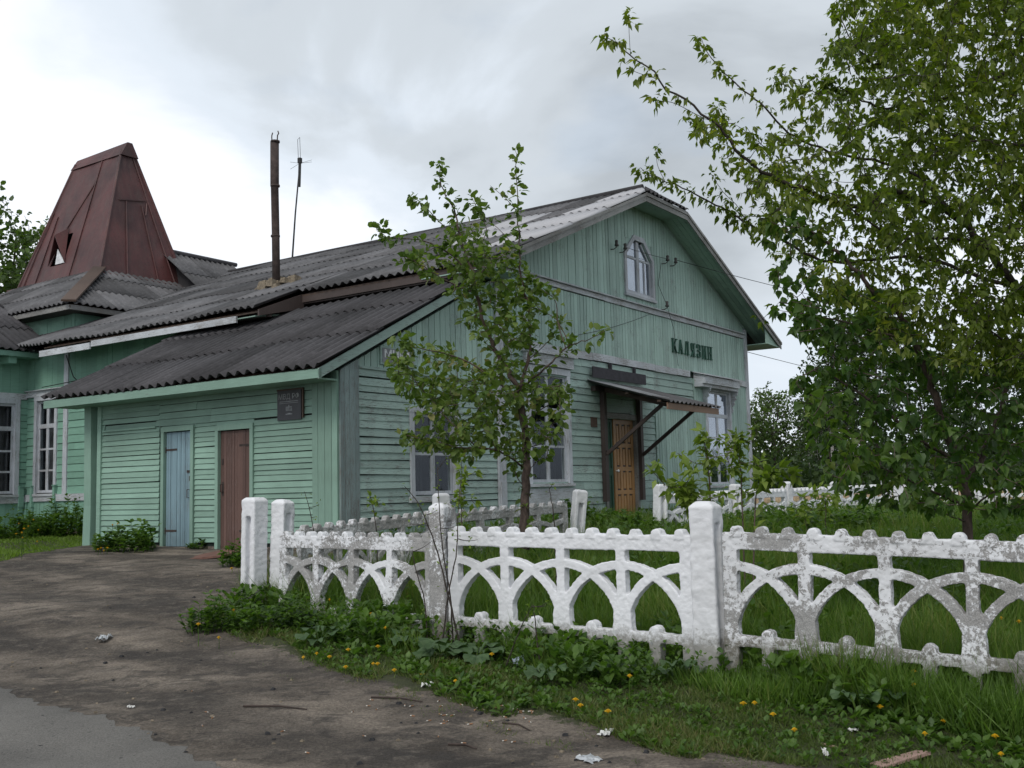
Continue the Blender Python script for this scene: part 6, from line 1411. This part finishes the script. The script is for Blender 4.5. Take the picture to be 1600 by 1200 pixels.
# ------------------------------------------------------------------ burdock / coltsfoot
def burdock(px, py, n, size, label, seed, h=.12):
    c = gpt(px, py); r = np.random.default_rng(seed); root = empty('burdock', (c[0], c[1], c[2])); props(root, label, 'plant', 'broad-leaved plants by the verge')
    for k in range(n):
        a = 2*math.pi*k/n+r.uniform(-.5, .5); L_ = size*r.uniform(.7, 1.1); hh = h*r.uniform(.5, 1.2); cen = np.array([math.cos(a)*size*.35, math.sin(a)*size*.35, hh])
        d = np.array([math.cos(a), math.sin(a), r.uniform(-.35, .25)]); d /= np.linalg.norm(d); s_ = np.cross(d, [0, 0, 1.]); s_ /= np.linalg.norm(s_); nn = np.cross(s_, d)
        mb = MB(); N_ = 24; ring = []
        mb.v.append(tuple(cen-nn*.012))
        for rr in (.5, 1.0):
            for i in range(N_):
                th = 2*math.pi*i/N_; lob = 1+.05*math.sin(th*9)+.05*math.sin(th*4+k); ln = (math.cos(th)*.52+.42); notch = .55 if abs(th-math.pi) < .25 else 1
                x = ln*L_*lob*(notch if rr == 1 else 1)*rr+(1-rr)*.05; y = math.sin(th)*.5*L_*lob*rr
                z = -.18*L_*(rr**2)*(.4+.6*math.cos(th)**2)+.02*math.sin(th*5+k)*rr+.22*abs(y)
                mb.v.append(tuple(cen+d*x+s_*y+nn*z))
        for i in range(N_):
            j = (i+1) % N_; mb.f.append((0, 1+i, 1+j)); mb.t.append(.2+.5*r.random()); mb.f.append((1+i, 1+N_+i, 1+N_+j, 1+j)); mb.t.append(.2+.5*r.random())
        mb.build('leaf', 'burdock', root, smooth=True, recalc=False)
        mb = MB(); mb.tube([(0, 0, 0), tuple(cen*.5+np.array([0, 0, .02])), tuple(cen)], .004, 5); mb.build('leaf_stalk', 'grass_tall', root, recalc=False)
for i, (px, py, n, s_, lab) in enumerate((
    (470, 985, 6, .20, 'broad-leaved plant under the repainted left panel'),
    (500, 1010, 5, .20, 'broad-leaved plant at the dirt edge below the left panel'),
    (575, 990, 6, .19, 'broad-leaved plant below the middle of the left panel'),
    (640, 1015, 6, .17, 'broad-leaved plant left of the bare shoots'),
    (690, 1030, 7, .26, 'largest broad-leaved plant under the bare shoots'),
    (745, 1035, 7, .24, 'broad-leaved plant just right of the bare shoots'),
    (770, 1000, 5, .22, 'broad-leaved plant against the panel left of the bottle'),
    (850, 1075, 5, .16, 'broad-leaved plant below the discarded bottle'),
    (965, 1065, 4, .19, 'pale broad-leaved plant left of the large cracked post'),
    (1060, 1068, 5, .15, 'small broad-leaved plant at the foot of the large cracked post'),
    (1340, 1118, 4, .17, 'pale broad-leaved plant before the nearest panel, left of its neighbour'),
    (1395, 1105, 4, .21, 'large pale round-leaved plant before the nearest panel'),
    (1500, 1075, 5, .18, 'dark broad-leaved plant under the right end of the nearest panel'))):
    burdock(px, py, n, s_, lab, 200+i, .14)
# ------------------------------------------------------------------ dandelions
def dandelion_proto(hh, R_=.021):
    root = empty('dandelion'); mb = MB(); mb.tube([(0, 0, 0), (.008, .004, hh*.5), (.0, 0, hh)], [.0035, .003, .0028], 5); mb.build('stem', 'grass_tall', root, recalc=False)
    mb = MB()
    for ringr, zz, n in ((1.0, .0, 26), (.78, .005, 20), (.5, .009, 14), (.25, .012, 8)):
        for k in range(n):
            a = 2*math.pi*k/n+ringr; ca, sa = math.cos(a), math.sin(a); e = .0032; r1 = R_*ringr*random.uniform(.85, 1.1); b = len(mb.v)
            mb.v += [(ca*.003, sa*.003, hh+zz*.5), (ca*r1-sa*e, sa*r1+ca*e, hh+zz), (ca*r1+sa*e, sa*r1-ca*e, hh+zz)]; mb.f.append((b, b+1, b+2)); mb.t.append(random.random())
    b = len(mb.v); mb.tube([(0, 0, hh-.012), (0, 0, hh+.004)], [.006, .010], 8)
    mb.build('flower_head', 'dandelion_yellow', root, recalc=False); return root
DPX = [(342, 996, .1), (449, 919, .3), (467, 927, .3), (515, 937, .25), (580, 959, .25), (602, 981, .2), (544, 1015, .1), (590, 1010, .1), (495, 1021, .1), (474, 1027, .08), (515, 1026, .08), (540, 1042, .06), (583, 1037, .08), (590, 1037, .07), (616, 1047, .07), (660, 1053, .07), (712, 1064, .07),
 (1161, 1099, .08), (1179, 1098, .08), (1241, 1140, .05), (1375, 1104, .1), (1428, 1049, .2), (1428, 1070, .18), (1529, 966, .42), (1566, 966, .42), (1592, 971, .42), (1512, 1104, .12), (1574, 1117, .12), (1566, 1121, .12), (1514, 1132, .08), (1445, 1146, .06), (1555, 1150, .08), (1475, 1126, .08), (1564, 1178, .05), (899, 1093, .06), (907, 1102, .06), (950, 1111, .06), (984, 1056, .16), (768, 1022, .12), (365, 953, .25), (310, 975, .2), (556, 905, .3), (1208, 1116, .04)]
LPX = [(158, 856, .1), (164, 852, .12), (153, 858, .1), (162, 860, .06), (168, 856, .1), (185, 818, .5), (176, 820, .5), (357, 858, .3), (375, 857, .3), (362, 888, .06), (30, 818, .45), (38, 826, .4), (42, 812, .45), (35, 840, .25), (52, 812, .4), (25, 834, .3), (58, 846, .15), (45, 822, .4), (60, 828, .3), (35, 832, .35)]
PR = {}
for i, (px, py, hh) in enumerate(DPX+LPX):
    key = min((.06, .1, .2, .4), key=lambda q: abs(q-hh)); p = gpt(px, py, key)
    if key not in PR:
        PR[key] = dandelion_proto(key); o = PR[key]
    else: o = copy_tree(PR[key])
    o.location = (p[0], p[1], float(gz(p[0], p[1]))); sc = random.uniform(.8, 1.15)*(1 if i < len(DPX) else 1.3); o.scale = (sc, sc, 1); o.rotation_euler = (random.uniform(-.02, .02), random.uniform(-.02, .02), random.uniform(0, 6))
    if i < len(DPX): props(o, 'yellow dandelion in bloom on the verge by the front fence', 'dandelion', 'dandelions by the front fence')
    else: props(o, 'yellow dandelion in bloom in the weeds at the station wall', 'dandelion', 'dandelions at the station wall')
# ------------------------------------------------------------------ litter and small things
def on_ground(mb, name, mat, px, py, label, cat, group=None, rz=0, lift=.004):
    o = mb.build(name, mat); p = gpt(px, py); o.location = (p[0], p[1], p[2]+lift); o.rotation_euler = (random.uniform(-.1, .1), random.uniform(-.1, .1), rz); return props(o, label, cat, group)
def crumple(w, l, h, seed):
    r = random.Random(seed); mb = MB(); n = 7
    for i in range(n+1):
        for j in range(n+1):
            e = .15*w; mb.v.append(((i/n-.5)*w+r.uniform(-e, e)*.5, (j/n-.5)*l+r.uniform(-e, e)*.5, r.random()*h))
    for i in range(n):
        for j in range(n):
            b = i*(n+1)+j; mb.f.append((b, b+1, b+n+2, b+n+1)); mb.t.append(.5)
    return mb
for i, (px, py, w, l, h, mt, lab) in enumerate((
    (163, 1001, .10, .22, .05, 'foil', 'crumpled pale plastic scrap lying alone on the dirt yard'),
    (948, 1147, .12, .07, .02, 'paper', 'torn cream paper scrap on the dirt below the fence'),
    (922, 1188, .14, .10, .02, 'foil', 'crumpled clear wrapper at the bottom of the dirt'),
    (668, 1073, .09, .06, .03, 'paper', 'small white paper scrap at the grass edge left of the bottle'),
    (1455, 1120, .16, .09, .05, 'foil', 'grey crumpled wrapper beside the round-leaved plant'),
    (1522, 1130, .13, .09, .05, 'foil', 'pale crumpled bag in the verge at the right'),
    (1333, 1143, .06, .04, .02, 'paper', 'tiny white scrap below the pale plants'),
    (1289, 1178, .11, .02, .02, 'paper', 'narrow white strip on the dirt at the lower right'),
    (848, 1083, .06, .05, .03, 'foil', 'small clear wrapper under the discarded bottle'),
    (205, 1107, .05, .04, .02, 'paper', 'small white flake near the asphalt edge'),
    (118, 1131, .04, .03, .01, 'paper', 'tiny white flake on the asphalt edge'))):
    o = on_ground(crumple(w, l, h, i), 'litter', mt, px, py, lab, 'litter', rz=i*1.1); md = o.modifiers.new('t', 'SOLIDIFY'); md.thickness = .002
mb = MB(); mb.hexa([(-.16, -.07, 0), (.20, -.02, 0), (.17, .06, 0), (-.17, .03, 0), (-.16, -.07, .015), (.20, -.02, .018), (.17, .06, .015), (-.17, .03, .015)]); on_ground(mb, 'board_piece', 'slab_pink', 1405, 1190, 'broken pinkish board piece at the bottom edge of the dirt', 'board', rz=.3)
mb = MB(); mb.hexa([(-.55, -.42, 0), (.62, -.40, 0), (.50, .42, 0), (-.25, .46, 0), (-.55, -.42, .03), (.62, -.40, .03), (.50, .42, .05), (-.25, .46, .05)]); on_ground(mb, 'doormat_slab', 'slab_red', 338, 868, 'flat reddish slab lying before the brown door', 'slab', rz=-.55, lift=.0)
mb = MB(); mb.tube([(0, 0, .03), (.10, 0, .03), (.105, 0, .03), (.14, 0, .028), (.17, 0, .028)], [.034, .034, .030, .014, .013], 12)
BT = mb.build('bottle', 'bottle_glass', smooth=True); p = gpt(828, 1040); BT.location = (p[0], p[1], p[2]+.03); BT.rotation_euler = (0, -.25, .15); props(BT, 'discarded dark bottle with pale label lying in the weeds', 'bottle')
mb = MB(); mb.tube([(-.13, 0, .03), (-.02, 0, .03)], .0355, 12); mb.build('label_wrap', 'label_blue', BT, smooth=True)
# cigarette butts
random.seed(99)
proto = empty('cigarette_butt'); mb = MB(); mb.tube([(-.012, 0, .004), (.012, 0, .004)], .004, 6); mb.build('filter', 'butt_orange', proto); mb = MB(); mb.tube([(.012, 0, .004), (.024, 0, .004)], .0039, 6); mb.build('paper', 'butt_white', proto)
for i in range(70):
    o = proto if i == 0 else copy_tree(proto); k = random.random()
    px, py = (random.gauss(760, 80), random.gauss(1112, 14)) if k < .7 else (random.uniform(250, 1150), random.uniform(1050, 1195))
    p = gpt(px, py); sd_ = float(poly_sd([(p[0], p[1])], DIRT)[0])
    o.location = (p[0], p[1], p[2]+.002); o.rotation_euler = (0, 0, random.uniform(0, 6)); sc = random.uniform(.8, 1.1); o.scale = (sc, sc, sc)
    props(o, 'cigarette butt trodden into the dirt', 'cigarette butt', 'cigarette butts on the dirt')
proto = None
for i in range(120):
    w = random.uniform(.008, .028)
    if i < 6:
        mb = MB(); mb.hexa([(-w, -w*.7, 0), (w, -w*.8, 0), (w*.9, w*.7, 0), (-w*.7, w, 0), (-w*.6, -w*.4, w*.7), (w*.6, -w*.5, w*.6), (w*.5, w*.5, w*.8), (-w*.5, w*.5, w*.5)]); o = mb.build('pebble', 'mortar' if i % 2 else 'coal'); PR['p%d' % i] = o
    else: o = PR['p%d' % (i % 6)].copy(); COL.objects.link(o)
    p = gpt(random.uniform(-100, 1250), random.uniform(900, 1195)*1.0)
    while poly_sd([(p[0], p[1])], DIRT)[0] < 0: p = gpt(random.uniform(-100, 1250), random.uniform(900, 1195))
    o.location = (p[0], p[1], p[2]); o.rotation_euler = (0, 0, random.uniform(0, 6)); props(o, 'small pebble on the dirt yard', 'pebble', 'pebbles on the dirt')
for i, (x0, y0, x1, y1, lab, mt) in enumerate((
    (580, 1091, 660, 1098, 'thin dark stick lying left of the butts', 'twig'), (785, 1131, 828, 1143, 'short dark stick among the butts', 'twig'),
    (1283, 1164, 1325, 1182, 'pale dry stalk on the dirt at the lower right', 'twig_pale'), (765, 1105, 770, 1120, 'curved twig end beside the butts', 'twig'), (380, 1105, 480, 1110, 'long faint twig on the dark dirt', 'twig'),
    (325, 945, 335, 950, 'small twig near the leftmost weeds', 'twig'), (700, 1165, 745, 1172, 'dark bark sliver on the lower dirt', 'twig'))):
    a = gpt(x0, y0); b = gpt(x1, y1); mb = MB(); c = (a+b)/2+np.array([.02, .03, .012]); mb.tube([(0, 0, .008), tuple(c-a), tuple(b-a+[0, 0, .008])], [.008, .007, .004], 5)
    o = mb.build('stick', mt); o.location = tuple(a); props(o, lab, 'stick')
